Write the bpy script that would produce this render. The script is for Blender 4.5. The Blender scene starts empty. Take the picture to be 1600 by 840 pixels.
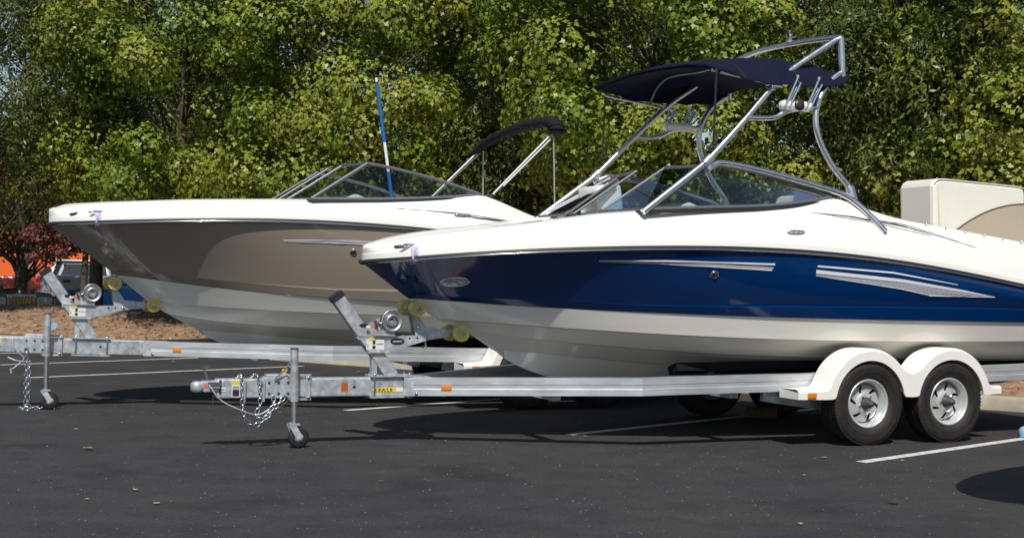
import bpy, bmesh, math, random
import numpy as np
from mathutils import Vector, Matrix
random.seed(7); rng = np.random.default_rng(7)
R = math.radians
sc = bpy.context.scene
COL = sc.collection

# ------------------------------------------------------------------ camera, sky, sun, exposure
CAM_H, FPX, ROLL, HY = 1.36, 2145.0, R(1.025), 431.0
cam = bpy.data.cameras.new('camera'); co = bpy.data.objects.new('camera', cam); COL.objects.link(co)
cam.sensor_width = 36.0; cam.lens = FPX / 1600.0 * 36.0
cam.shift_y = (HY - 420.0) / 1600.0
cam.clip_start = 0.1; cam.clip_end = 2000
co.matrix_world = Matrix.Translation((0, 0, CAM_H)) @ Matrix.Rotation(R(90), 4, 'X') @ Matrix.Rotation(ROLL, 4, 'Z')
sc.camera = co
SUN_EL, SUN_AZ = R(50.0), R(181.0)          # sun behind the camera
w = bpy.data.worlds.new('World'); sc.world = w; w.use_nodes = True
nt = w.node_tree
sky = nt.nodes.new('ShaderNodeTexSky'); sky.sky_type = 'NISHITA'; sky.sun_disc = False
sky.sun_elevation = SUN_EL; sky.sun_rotation = SUN_AZ; sky.air_density = 1.0; sky.dust_density = 0.7; sky.ozone_density = 1.2
bgn = nt.nodes['Background']; bgn.inputs['Strength'].default_value = 0.09
nt.links.new(sky.outputs[0], bgn.inputs['Color'])
sl = bpy.data.lights.new('sun', 'SUN'); sl.energy = 4.4; sl.angle = R(0.53); sl.color = (1.0, 0.95, 0.87)
so = bpy.data.objects.new('sun', sl); COL.objects.link(so)
sd = Vector((math.sin(SUN_AZ) * math.cos(SUN_EL), math.cos(SUN_AZ) * math.cos(SUN_EL), math.sin(SUN_EL)))
so.rotation_euler = sd.to_track_quat('Z', 'Y').to_euler(); so.location = (0, -10, 20)
sc.view_settings.view_transform = 'Standard'; sc.view_settings.look = 'None'
sc.view_settings.exposure = 0.0; sc.view_settings.gamma = 1.0; sc.view_settings.use_curve_mapping = False
sc.render.engine = 'CYCLES'
sc.cycles.max_bounces = 8; sc.cycles.transparent_max_bounces = 16

# ------------------------------------------------------------------ materials
def nodes_of(m):
    m.use_nodes = True; t = m.node_tree; return t, t.nodes['Principled BSDF'], t.nodes, t.links
def mat(name, col, rough=0.5, metal=0.0, coat=0.0, var=0.0, vscale=8.0, bump=0.0, bscale=60.0, rvar=0.0, spec=0.5, col2=None, stretch=None):
    m = bpy.data.materials.new(name); t, p, N, L = nodes_of(m)
    p.inputs['Base Color'].default_value = (*col, 1); p.inputs['Roughness'].default_value = rough
    p.inputs['Metallic'].default_value = metal; p.inputs['Coat Weight'].default_value = coat
    p.inputs['Coat Roughness'].default_value = 0.03; p.inputs['Specular IOR Level'].default_value = spec
    tc = N.new('ShaderNodeTexCoord'); vec = tc.outputs['Object']
    if stretch:
        mp = N.new('ShaderNodeMapping'); mp.inputs['Scale'].default_value = stretch; L.new(vec, mp.inputs[0]); vec = mp.outputs[0]
    if var > 0 or col2:
        n = N.new('ShaderNodeTexNoise'); n.inputs['Scale'].default_value = vscale; n.inputs['Detail'].default_value = 7; n.inputs['Roughness'].default_value = 0.65
        L.new(vec, n.inputs['Vector'])
        r = N.new('ShaderNodeValToRGB'); r.color_ramp.elements[0].position = 0.33; r.color_ramp.elements[1].position = 0.67
        c1 = tuple(c * (1 - var) for c in col); c2 = col2 or tuple(min(1, c * (1 + var)) for c in col)
        r.color_ramp.elements[0].color = (*c1, 1); r.color_ramp.elements[1].color = (*c2, 1)
        L.new(n.outputs['Fac'], r.inputs['Fac']); L.new(r.outputs['Color'], p.inputs['Base Color'])
        if rvar > 0:
            mr = N.new('ShaderNodeMapRange'); mr.inputs['To Min'].default_value = max(0, rough - rvar); mr.inputs['To Max'].default_value = rough + rvar
            mr.inputs['From Min'].default_value = .3; mr.inputs['From Max'].default_value = .7
            L.new(n.outputs['Fac'], mr.inputs['Value']); L.new(mr.outputs[0], p.inputs['Roughness'])
    if bump > 0:
        n2 = N.new('ShaderNodeTexNoise'); n2.inputs['Scale'].default_value = bscale; n2.inputs['Detail'].default_value = 4
        L.new(vec, n2.inputs['Vector'])
        b = N.new('ShaderNodeBump'); b.inputs['Strength'].default_value = bump; b.inputs['Distance'].default_value = 0.01
        L.new(n2.outputs['Fac'], b.inputs['Height']); L.new(b.outputs[0], p.inputs['Normal'])
    return m
def glass(name, tint, ior=1.5):
    m = bpy.data.materials.new(name); t, p, N, L = nodes_of(m)
    out = N['Material Output']; tr = N.new('ShaderNodeBsdfTransparent'); tr.inputs[0].default_value = (*tint, 1)
    gl = N.new('ShaderNodeBsdfGlossy'); gl.inputs['Roughness'].default_value = 0.01
    fr = N.new('ShaderNodeFresnel'); fr.inputs['IOR'].default_value = ior
    mx = N.new('ShaderNodeMixShader'); L.new(fr.outputs[0], mx.inputs[0]); L.new(tr.outputs[0], mx.inputs[1]); L.new(gl.outputs[0], mx.inputs[2])
    L.new(mx.outputs[0], out.inputs['Surface']); return m
def leafmat(name, trans=0.35):
    m = bpy.data.materials.new(name); t, p, N, L = nodes_of(m)
    at = N.new('ShaderNodeAttribute'); at.attribute_name = 'leaf_colour'
    L.new(at.outputs['Color'], p.inputs['Base Color']); p.inputs['Roughness'].default_value = 0.42; p.inputs['Specular IOR Level'].default_value = 0.42
    tl = N.new('ShaderNodeBsdfTranslucent'); L.new(at.outputs['Color'], tl.inputs['Color'])
    mx = N.new('ShaderNodeMixShader'); mx.inputs[0].default_value = trans
    L.new(p.outputs[0], mx.inputs[1]); L.new(tl.outputs[0], mx.inputs[2]); L.new(mx.outputs[0], N['Material Output'].inputs['Surface'])
    return m
M = {}
M['gel_white'] = mat('gelcoat_white', (.80, .78, .72), .22, coat=.5, var=.02, vscale=2)
M['gel_bottom'] = mat('gelcoat_bottom', (.84, .81, .74), .16, coat=.4, var=.04, vscale=3, stretch=(.4, 1, 3))
M['gel_blue'] = mat('gelcoat_blue', (.0006, .027, .118), .10, coat=.35)
M['gel_beige'] = mat('gelcoat_taupe', (.285, .245, .195), .10, coat=.4)
M['black_rubber'] = mat('black_rubber', (.018, .018, .019), .5, var=.2, vscale=30)
M['tyre'] = mat('tyre_rubber', (.013, .0125, .012), .6, var=.2, vscale=10, col2=(.026, .024, .021), bump=.25, bscale=120)
M['steel'] = mat('polished_steel', (.78, .79, .80), .14, metal=1.0, var=.05, vscale=20)
M['alu_tube'] = mat('brushed_tube', (.68, .69, .71), .31, metal=1.0, var=.06, vscale=12, rvar=.06)
M['frame_alu'] = mat('windshield_frame', (.20, .21, .23), .45, metal=.7, var=.06, vscale=12)
M['bimini_pole'] = mat('bimini_pole', (.42, .43, .45), .5, metal=.6)
M['galv'] = mat('galvanised_steel', (.44, .48, .51), .46, metal=.5, var=.26, vscale=15, col2=(.62, .66, .69), rvar=.12, bump=.06, bscale=40)
M['galv_bright'] = mat('zinc_plate', (.42, .45, .47), .40, metal=.8, var=.15, vscale=20)
M['alu_rail'] = mat('aluminium_rail', (.56, .59, .62), .40, metal=.5, var=.13, vscale=5, rvar=.1, bump=.04, bscale=30, stretch=(.5, 1, 3))
M['rim'] = mat('rim_silver', (.66, .67, .68), .33, metal=.5, var=.06, vscale=12)
M['fender'] = mat('fender_white', (.84, .82, .77), .28, coat=.4, var=.03, vscale=5)
M['carpet'] = mat('black_carpet', (.012, .012, .013), .95, var=.3, vscale=60, spec=.1)
M['dark_metal'] = mat('dark_axle_metal', (.06, .065, .07), .6, metal=.3, var=.3, vscale=14)
M['amber'] = mat('amber_lens', (.75, .20, .012), .18, coat=.5)
M['reflector'] = mat('orange_reflector', (.42, .10, .015), .3)
M['red_lens'] = mat('red_lens', (.45, .012, .012), .2, coat=.5)
M['maroon'] = mat('maroon_lens', (.10, .006, .02), .15, coat=.5)
M['yellow_roller'] = mat('yellow_roller', (.74, .62, .17), .38, var=.08, vscale=15)
M['label_white'] = mat('label_white', (.72, .71, .66), .45)
M['label_black'] = mat('label_black', (.02, .02, .02), .45)
M['label_yellow'] = mat('label_yellow', (.70, .52, .03), .45)
M['label_orange'] = mat('label_orange', (.65, .16, .03), .45)
M['navy'] = mat('navy_canvas', (.0065, .008, .026), .85, var=.15, vscale=14, bump=.5, bscale=9, spec=.15)
M['black_canvas'] = mat('black_canvas', (.012, .012, .014), .8, var=.2, vscale=14, bump=.8, bscale=14, spec=.2)
M['vinyl'] = mat('cream_vinyl', (.78, .75, .66), .42, var=.02, vscale=6, bump=.05, bscale=80)
M['vinyl_seam'] = mat('seam_vinyl', (.60, .57, .50), .5)
M['vinyl_tan'] = mat('tan_vinyl', (.46, .39, .29), .5, var=.05, vscale=40)
M['stripe_silver'] = mat('silver_decal', (.55, .58, .64), .25, metal=.3, var=.2, vscale=60)
M['stripe_white'] = mat('white_decal', (.75, .76, .80), .3)
M['dark_trim'] = mat('dark_trim', (.03, .028, .03), .4)
M['glass_blue'] = glass("tinted_glass", (.48, .66, .82), 2.4); M['glass_green'] = glass('clear_glass', (.64, .76, .72), 1.45)
M['lens'] = mat('light_lens', (.42, .42, .38), .08, metal=.4, coat=1)
M['blue_paint'] = mat('blue_pole', (.005, .12, .46), .3, coat=.3)
M['lavender'] = mat('lavender_paper', (.55, .47, .72), .7, var=.08, vscale=60)
M['bluebag'] = mat('blue_plastic', (.25, .48, .72), .4)
M['wood'] = mat('timber_block', (.13, .105, .06), .9, var=.25, vscale=10)
M['bark'] = mat('bark', (.085, .068, .05), .95, var=.45, vscale=7, bump=1.0, bscale=22, spec=.1, stretch=(2, 2, .5))
M['bark_grey'] = mat('bark_grey', (.22, .19, .15), .95, var=.3, vscale=7, bump=.8, bscale=22, spec=.1, stretch=(2, 2, .5))
M['maple'] = leafmat('maple_leaf', .22); M['oak'] = leafmat('oak_leaf', .16)
M['orange_wall'] = mat('orange_wall', (.72, .12, .015), .7, var=.04, vscale=.4)
M['pale_wall'] = mat('pale_wall', (.72, .69, .63), .8, var=.06, vscale=.5)
M['kerb'] = mat('kerb_concrete', (.40, .36, .28), .9, var=.2, vscale=3, bump=.3, bscale=60)
M['paint_line'] = mat('white_road_paint', (.52, .52, .50), .8, var=.25, vscale=14, col2=(.76, .76, .73), bump=.4, bscale=70)
M['leaf_dry'] = mat('dry_leaf', (.42, .33, .20), .8, var=.3, vscale=40)
M['leaf_red'] = mat('red_leaf', (.17, .07, .035), .8, var=.3, vscale=40)
# asphalt: aggregate speckle, worn patches, faint scuffs
def asphalt():
    m = bpy.data.materials.new('asphalt'); t, p, N, L = nodes_of(m)
    tc = N.new('ShaderNodeTexCoord')
    def noise(s, d=6, r=.6):
        n = N.new('ShaderNodeTexNoise'); n.inputs['Scale'].default_value = s; n.inputs['Detail'].default_value = d; n.inputs['Roughness'].default_value = r
        L.new(tc.outputs['Object'], n.inputs['Vector']); return n
    big = noise(.35, 5); mid = noise(2.6, 7, .72); fine = noise(95, 4, .85); spk = noise(48, 2, .5); grit = noise(34, 5, .8)
    def ramp(n, a, b, ca, cb):
        r = N.new('ShaderNodeValToRGB'); r.color_ramp.elements[0].position = a; r.color_ramp.elements[1].position = b
        r.color_ramp.elements[0].color = (*ca, 1); r.color_ramp.elements[1].color = (*cb, 1); L.new(n.outputs['Fac'], r.inputs['Fac']); return r
    def mul(a, b):
        x = N.new('ShaderNodeMixRGB'); x.blend_type = 'MULTIPLY'; x.inputs[0].default_value = 1; L.new(a, x.inputs[1]); L.new(b, x.inputs[2]); return x.outputs[0]
    c = ramp(big, .3, .7, (.034, .035, .039), (.048, .047, .048)).outputs[0]
    c = mul(c, ramp(mid, .3, .7, (.74, .74, .76), (1.26, 1.24, 1.21)).outputs[0])
    c = mul(c, ramp(fine, .3, .75, (.5, .5, .5), (1.65, 1.62, 1.58)).outputs[0])
    c = mul(c, ramp(grit, .35, .68, (.70, .70, .71), (1.36, 1.34, 1.31)).outputs[0])
    mp = N.new('ShaderNodeMapping'); mp.inputs['Rotation'].default_value = (0, 0, R(-6)); mp.inputs['Scale'].default_value = (.3, 1.3, 1); L.new(tc.outputs['Object'], mp.inputs[0])
    stn = N.new('ShaderNodeTexNoise'); stn.inputs['Scale'].default_value = 1.3; stn.inputs['Detail'].default_value = 8; stn.inputs['Roughness'].default_value = .7; L.new(mp.outputs[0], stn.inputs['Vector'])
    c = mul(c, ramp(stn, .35, .68, (.90, .90, .905), (1.13, 1.12, 1.10)).outputs[0])
    oil = noise(.9, 3, .5); c = mul(c, ramp(oil, .30, .40, (.72, .72, .73), (1, 1, 1)).outputs[0])
    sp = ramp(spk, .69, .76, (0, 0, 0), (.10, .095, .085))
    ad = N.new('ShaderNodeMixRGB'); ad.blend_type = 'ADD'; ad.inputs[0].default_value = .6; L.new(c, ad.inputs[1]); L.new(sp.outputs[0], ad.inputs[2])
    L.new(ad.outputs[0], p.inputs['Base Color']); p.inputs['Roughness'].default_value = .88; p.inputs['Specular IOR Level'].default_value = .25
    b = N.new('ShaderNodeBump'); b.inputs['Strength'].default_value = .5; b.inputs['Distance'].default_value = .006
    L.new(fine.outputs['Fac'], b.inputs['Height']); L.new(b.outputs[0], p.inputs['Normal'])
    return m
M['asphalt'] = asphalt()
M['mulch'] = mat('mulch', (.20, .12, .07), .95, var=.35, vscale=9, col2=(.40, .265, .17), bump=1.0, bscale=26, spec=.1)

# ------------------------------------------------------------------ mesh helpers
class MB:
    def __init__(s, xf=None): s.v = []; s.f = []; s.sm = []; s.mi = []; s.xf = xf
    def add(s, vs, fs, smooth=False, mi=0):
        o = len(s.v); s.v += [tuple(s.xf(p)) if s.xf else tuple(p) for p in vs]
        for f in fs: s.f.append(tuple(i + o for i in f)); s.sm.append(smooth); s.mi.append(mi)
        return s
    def box(s, c, size, Rm=None, mi=0):
        hx, hy, hz = size[0] / 2, size[1] / 2, size[2] / 2; vs = []
        for x in (-hx, hx):
            for y in (-hy, hy):
                for z in (-hz, hz):
                    p = Vector((x, y, z)); p = (Rm @ p) if Rm else p; vs.append(p + Vector(c))
        return s.add(vs, [(0, 1, 3, 2), (4, 6, 7, 5), (0, 4, 5, 1), (2, 3, 7, 6), (0, 2, 6, 4), (1, 5, 7, 3)], False, mi)
    def bar(s, p, q, wd, ht, up=(0, 0, 1), mi=0):      # rectangular bar from p to q
        p, q = Vector(p), Vector(q); d = (q - p); L = d.length; d.normalize(); upv = Vector(up)
        sx = d.cross(upv).normalized(); uz = sx.cross(d).normalized()
        Rm = Matrix((d, sx, uz)).transposed()
        return s.box((p + q) / 2, (L, wd, ht), Rm, mi)
    def tube(s, pts, r, n=10, closed=False, caps=True, mi=0, squash=1.0):
        P = [Vector(p) for p in pts]; m = len(P); rs = r if isinstance(r, (list, tuple)) else [r] * m
        vs = []; prev = None
        for i in range(m):
            if closed: t = P[(i + 1) % m] - P[i - 1]
            else: t = P[min(i + 1, m - 1)] - P[max(i - 1, 0)]
            t.normalize()
            if prev is None:
                a = Vector((0, 0, 1)) if abs(t.z) < .9 else Vector((1, 0, 0)); x = t.cross(a).normalized()
            else:
                x = prev - t * prev.dot(t)
                x = x.normalized() if x.length > 1e-6 else t.cross(Vector((0, 0, 1))).normalized()
            prev = x; y = t.cross(x)
            for k in range(n):
                an = 2 * math.pi * k / n; vs.append(P[i] + (x * math.cos(an) + y * math.sin(an) * squash) * rs[i])
        fs = []
        for i in range(m if closed else m - 1):
            j = (i + 1) % m
            for k in range(n): fs.append((i * n + k, i * n + (k + 1) % n, j * n + (k + 1) % n, j * n + k))
        s.add(vs, fs, True, mi)
        if caps and not closed:
            s.add(vs[:n], [tuple(range(n))][:1], False, mi); s.add(vs[-n:], [tuple(range(n))], False, mi)
        return s
    def patch(s, grid, smooth=True, mi=0):
        nr, nc = len(grid), len(grid[0]); vs = [p for r_ in grid for p in r_]; fs = []
        for i in range(nr - 1):
            for j in range(nc - 1): fs.append((i * nc + j, i * nc + j + 1, (i + 1) * nc + j + 1, (i + 1) * nc + j))
        return s.add(vs, fs, smooth, mi)
    def lathe(s, prof, o, axis, n=24, mi=0, smooth=True, ref=None):
        o = Vector(o); ax = Vector(axis).normalized(); rf = Vector(ref) if ref else (Vector((0, 0, 1)) if abs(ax.z) < .9 else Vector((1, 0, 0)))
        x = (rf - ax * rf.dot(ax)).normalized(); y = ax.cross(x); vs = []; fs = []
        for (r, h) in prof:
            for k in range(n):
                an = 2 * math.pi * k / n; vs.append(o + ax * h + (x * math.cos(an) + y * math.sin(an)) * r)
        for i in range(len(prof) - 1):
            for k in range(n): fs.append((i * n + k, i * n + (k + 1) % n, (i + 1) * n + (k + 1) % n, (i + 1) * n + k))
        return s.add(vs, fs, smooth, mi)
    def prism(s, poly, o, ux, uy, th, mi=0):
        o, ux, uy, th = Vector(o), Vector(ux), Vector(uy), Vector(th); n = len(poly)
        a = [o + ux * p[0] + uy * p[1] for p in poly]; b = [p + th for p in a]
        fs = [tuple(range(n)), tuple(range(2 * n - 1, n - 1, -1))] + [(i, (i + 1) % n, (i + 1) % n + n, i + n) for i in range(n)]
        return s.add(a + b, fs, False, mi)
    def mesh(s, name, mats, recalc=True):
        me = bpy.data.meshes.new(name); me.from_pydata(s.v, [], s.f)
        for m in (mats if isinstance(mats, (list, tuple)) else [mats]): me.materials.append(m)
        me.polygons.foreach_set('use_smooth', s.sm); me.polygons.foreach_set('material_index', s.mi)
        if recalc:
            bm = bmesh.new(); bm.from_mesh(me); bmesh.ops.recalc_face_normals(bm, faces=bm.faces); bm.to_mesh(me); bm.free()
        me.update(); return me
    def build(s, name, mats, parent=None, bev=0.0, recalc=True):
        o = bpy.data.objects.new(name, s.mesh(name, mats, recalc)); COL.objects.link(o)
        if parent: o.parent = parent
        if bev:
            md = o.modifiers.new('bevel', 'BEVEL'); md.width = bev; md.segments = 2; md.limit_method = 'ANGLE'; md.angle_limit = R(40)
        return o
def smooth_path(pts, per=6):
    P = [Vector(p) for p in pts]; out = []
    for i in range(len(P) - 1):
        p0, p1, p2, p3 = P[max(i - 1, 0)], P[i], P[i + 1], P[min(i + 2, len(P) - 1)]
        for k in range(per):
            t = k / per; out.append(.5 * ((2 * p1) + (p2 - p0) * t + (2 * p0 - 5 * p1 + 4 * p2 - p3) * t * t + (3 * p1 - p0 - 3 * p2 + p3) * t ** 3))
    out.append(P[-1]); return out
def tag(o, label=None, cat=None, group=None, kind=None):
    if label: o['label'] = label
    if cat: o['category'] = cat
    if group: o['group'] = group
    if kind: o['kind'] = kind
    return o
def empty(name, loc, rz=0.0, parent=None):
    o = bpy.data.objects.new(name, None); COL.objects.link(o); o.location = loc; o.rotation_euler = (0, 0, rz); o.empty_display_size = .2
    if parent: o.parent = parent
    return o
def struct(o): o['kind'] = 'structure'; return o
TH = R(24.0); CT, ST = math.cos(TH), math.sin(TH)
NEAR = (2.86, 12.79); FAR = (0.06, 15.34)
def loc2w(A, a, b, z): return (A[0] + a * CT - b * ST, A[1] + a * ST + b * CT, z)

# ------------------------------------------------------------------ the ground
g = MB(); g.add([(-400, -200, 0), (400, -200, 0), (400, 700, 0), (-400, 700, 0)], [(0, 1, 2, 3)])
struct(g.build('asphalt_ground', M['asphalt']))
KERB = [(-30, 31.0), (-20, 27.6), (-14, 25.9), (-9, 24.2), (-5.35, 22.3), (-2.06, 20.0), (1.6, 17.4), (5.3, 14.85), (9.5, 11.9), (16, 7.4), (22, 3.2)]
kp = [Vector((p.x, p.y)) for p in smooth_path([(x, y, 0) for x, y in KERB], 8)]
def knorm(i):
    t = (kp[min(i + 1, len(kp) - 1)] - kp[max(i - 1, 0)]).normalized(); return Vector((-t.y, t.x)) if t.x > 0 else Vector((t.y, -t.x))
kb = MB(); prof = [(0, -.02), (0.012, .12), (.03, .148), (.06, .155), (.20, .152), (.20, -.02)]
rows = []
for i in range(len(kp)):
    n = knorm(i); rows.append([(kp[i].x + n.x * d, kp[i].y + n.y * d, z) for d, z in prof])
kb.patch(rows, True); struct(kb.build('kerb', M['kerb']))
# mulch bed: a mound behind the kerb
def mound(d, s):
    x = max(0, min(1, (d - .2) / 5.6)); return .13 + .46 * math.sin(math.pi * x) ** .8 * (0.75 + .25 * math.sin(s * .9 + 1)) + .03 * math.sin(3 * d + s * 2.3) - .2 * max(0, x - .85) / .15
mb = MB(); rows = []
for i in range(len(kp)):
    n = knorm(i); rows.append([(kp[i].x + n.x * d, kp[i].y + n.y * d, mound(d, i * .35) + random.uniform(-.018, .018)) for d in np.linspace(.19, 5.85, 50)])
mb.patch(rows, True); struct(mb.build('mulch_bed', M['mulch']))
def mulch_z(x, y):
    best = min(range(len(kp)), key=lambda i: (kp[i].x - x) ** 2 + (kp[i].y - y) ** 2); n = knorm(best)
    d = (Vector((x, y)) - kp[best]).dot(n)
    return mound(d, best * .35) if 0 < d < 5.8 else 0.0
# bark chips lying over the bed
ch = MB()
for i in range(6000):
    k = rng.integers(14, len(kp) - 14); d = rng.uniform(.25, 5.5); n = knorm(k); f = rng.random()
    p = kp[k].lerp(kp[k + 1], f) + n * d; z = mound(d, (k + f) * .35) + .012
    an = rng.uniform(0, 6.28); l_ = rng.uniform(.02, .06); w_ = l_ * .4; tz = rng.uniform(-.02, .02)
    c, s_ = math.cos(an), math.sin(an)
    ch.add([(p.x + c * l_, p.y + s_ * l_, z + tz), (p.x - s_ * w_, p.y + c * w_, z + .006), (p.x - c * l_, p.y - s_ * l_, z - tz), (p.x + s_ * w_, p.y - c * w_, z + .006)], [(0, 1, 2, 3)], False, int(rng.integers(0, 3)))
chips = ch.build('bark_chips', [mat('chip_a', (.30, .18, .10), .9), mat('chip_b', (.14, .075, .04), .9), mat('chip_c', (.44, .33, .22), .9)], None, recalc=False)
tag(chips, 'loose brown bark chips covering the mounded bed', 'bark chips', kind='stuff')
def strip(name, p, q, wd):
    p, q = Vector(p), Vector(q); d = (q - p).normalized(); n = Vector((-d.y, d.x)) * wd / 2
    m = MB(); N_ = 24; rows = []
    for i in range(N_ + 1):
        c = p.lerp(q, i / N_); j1, j2 = random.uniform(-.006, .006), random.uniform(-.006, .006)
        rows.append([(c.x + n.x + j1, c.y + n.y + j1, .004), (c.x - n.x + j2, c.y - n.y + j2, .004)])
    m.patch(rows, False); return struct(m.build(name, M['paint_line']))
for p, q in [((2.66, 10.37), (6.4, 13.9)), ((.52, 11.84), (3.6, 15.0)), ((-1.62, 13.59), (1.3, 16.6)), ((-5.93, 16.91), (-3.0, 19.9)), ((-7.07, 19.03), (-4.85, 21.35)), ((-9.6, 19.9), (-7.3, 22.3))]:
    strip('parking_line', p, q, .10)

# ------------------------------------------------------------------ boats
def cfit(pts, deg=4):
    """smooth curve through (a,b,z): b and z as polynomials in sqrt(a-a0)"""
    P = np.array(pts, float); a0 = P[0, 0]; t = np.sqrt(np.maximum(P[:, 0] - a0, 0)); d = min(deg, len(P) - 2)
    V = np.stack([t ** k for k in range(1, d + 1)], 1)
    cb = np.linalg.lstsq(V, P[:, 1] - P[0, 1], rcond=None)[0]; V2 = np.stack([t ** k for k in range(2 if len(P) < 9 else 1, d + 2)], 1)
    cz = np.linalg.lstsq(V2, P[:, 2] - P[0, 2], rcond=None)[0]; k0 = 2 if len(P) < 9 else 1; tm = t[-1]
    def f(u):
        tt = u * tm; return np.array([a0 + tt * tt, P[0, 1] + sum(c * tt ** (k + 1) for k, c in enumerate(cb)), P[0, 2] + sum(c * tt ** (k + k0) for k, c in enumerate(cz))])
    f.u_of = lambda a: math.sqrt(max(a - a0, 0)) / tm
    return f
SHB = ([0, .05, .15, .3, .6, 1.0, 1.5, 2.2, 3, 4, 5.5, 6.9], [0, .2, .36, .52, .72, .90, 1.05, 1.18, 1.25, 1.28, 1.26, 1.2])
def half(s): return -float(np.interp(s, *SHB))
NEARC = dict(
 rub=[(-4.44, 0, 1.442), (-4.35, -.26, 1.458), (-4.19, -.46, 1.475), (-3.96, -.64, 1.502), (-3.7, -.78, 1.524), (-3.4, -.91, 1.545), (-3.08, -1.01, 1.566), (-2.75, -1.09, 1.583), (-2.12, -1.19, 1.605), (-1.43, -1.25, 1.603), (-.94, -1.265, 1.583), (-.43, -1.28, 1.555), (.11, -1.275, 1.507), (.68, -1.27, 1.434), (1.28, -1.25, 1.345), (2.26, -1.2, 1.23)],
 paint=[(-4.04, 0, 1.155), (-3.83, -.18, 1.148), (-3.67, -.29, 1.141), (-3.3, -.52, 1.123), (-2.92, -.71, 1.102), (-2.4, -.89, 1.088), (-1.77, -1.04, 1.074), (-.85, -1.16, 1.052), (.26, -1.2, 1.039), (1.35, -1.19, 1.03), (2.26, -1.17, 1.025)],
 chine=[(-3.82, 0, 1.008), (-3.51, -.24, .987), (-3.23, -.41, .966), (-2.83, -.62, .946), (-2.36, -.83, .925), (-1.72, -.96, .894), (-.78, -1.07, .87), (.25, -1.12, .860), (1.42, -1.12, .858), (2.26, -1.1, .858)],
 st2=[(-3.54, 0, .90), (-3.21, -.2, .866), (-2.93, -.35, .843), (-2.21, -.57, .787), (-1.07, -.75, .724), (-.56, -.78, .708), (.8, -.79, .69), (2.26, -.78, .685)],
 st3=[(-3.30, 0, .748), (-2.67, -.22, .707), (-2.09, -.35, .655), (-1.5, -.43, .615), (0, -.48, .575), (2.26, -.48, .565)],
 keel=[(-3.28, 0, .74), (-3.0, 0, .59), (-2.756, 0, .50), (-2.2, 0, .42), (-1.2, 0, .38), (0, 0, .37), (2.26, 0, .38)],
 top=[(-4.43, 1.556), (-4.31, 1.604), (-4.17, 1.637), (-4.04, 1.664), (-3.79, 1.699), (-3.37, 1.757), (-3.15, 1.792), (-2.74, 1.860), (-2.4, 1.892), (-1.93, 1.920), (-1.37, 1.951), (-1.01, 1.992), (-.75, 2.045), (-.63, 2.062), (-.52, 2.055), (-.40, 2.018), (-.12, 1.948), (.14, 1.898), (.63, 1.842), (1.44, 1.75), (2.26, 1.62)])
FARC = dict(
 rub=[(-4.99, 0, 1.775), (-4.9, -.26, 1.780), (-4.75, -.46, 1.786), (-4.594, -.584, 1.792), (-4.237, -.789, 1.806), (-3.68, -.993, 1.828), (-3.2, -1.10, 1.842), (-2.869, -1.165, 1.846), (-2.131, -1.238, 1.822), (-1.821, -1.255, 1.808), (-1.288, -1.271, 1.776), (-.6, -1.28, 1.71), (.3, -1.27, 1.60), (1.2, -1.25, 1.49), (2.2, -1.2, 1.40)],
 paint=[(-4.34, 0, 1.292), (-4.2, -.13, 1.28), (-3.934, -.323, 1.252), (-3.6, -.52, 1.212), (-3.282, -.684, 1.172), (-2.9, -.82, 1.138), (-2.527, -.945, 1.113), (-2.054, -1.044, 1.09), (-1, -1.15, 1.07), (.2, -1.2, 1.06), (1.3, -1.19, 1.06), (2.2, -1.17, 1.06)],
 chine=[(-4.05, 0, 1.055), (-3.85, -.17, 1.035), (-3.659, -.305, 1.019), (-3.247, -.543, .992), (-2.878, -.707, .979), (-2.021, -.952, .955), (-1, -1.06, .935), (.2, -1.12, .925), (1.3, -1.12, .92), (2.2, -1.1, .92)],
 st2=[(-3.86, 0, .93), (-3.629, -.162, .90), (-3.018, -.453, .825), (-1.939, -.68, .785), (-.9, -.77, .765), (.5, -.79, .745), (2.2, -.78, .74)],
 st3=[(-3.56, 0, .77), (-2.9, -.23, .725), (-2.2, -.37, .675), (-1.5, -.44, .645), (0, -.48, .62), (2.2, -.48, .61)],
 keel=[(-3.54, 0, .755), (-3.27, 0, .615), (-2.9, 0, .52), (-2.3, 0, .46), (-1.2, 0, .43), (0, 0, .42), (2.2, 0, .43)],
 top=[(-4.98, 1.895), (-4.92, 1.925), (-4.836, 1.950), (-4.44, 1.987), (-3.764, 2.027), (-2.929, 2.057), (-2.618, 2.064), (-1.911, 2.089), (-1.304, 2.131), (-1.05, 2.165), (-.93, 2.178), (-.82, 2.17), (-.605, 2.095), (-.277, 1.971), (.3, 1.93), (1.2, 1.86), (2.2, 1.75)])
def hull_surface(C):
    """point rows (as functions of u) from keel to deck for the port side (b<0)"""
    F = {k: cfit(v, 6 if k in ('rub',) else 4) for k, v in C.items() if k != 'top'}
    tx = [p[0] for p in C['top']]; tz = [p[1] for p in C['top']]; a0 = C['rub'][0][0]
    def frac(u): return float(np.interp(u, [0, .55, .73, .83, .93, 1], [.13, .13, .2, .26, .38, .45]))
    def top(u):
        p = F['rub'](u); s = p[0] - a0
        ins = float(np.interp(s, [0, .1, .5, 1.5, 2.2, 3.5, 6.7], [0, .12, .18, .22, .26, .28, .2]))
        h = np.array([-.03, 0, .03]); z = float(np.mean(np.interp(p[0] + h * 1.5, tx, tz)))
        return np.array([p[0], min(p[1] + ins, 0), z])
    return F, frac, top
UU = np.concatenate([np.linspace(0, .06, 8)[:-1], np.linspace(.06, 1, 100)])
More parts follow.
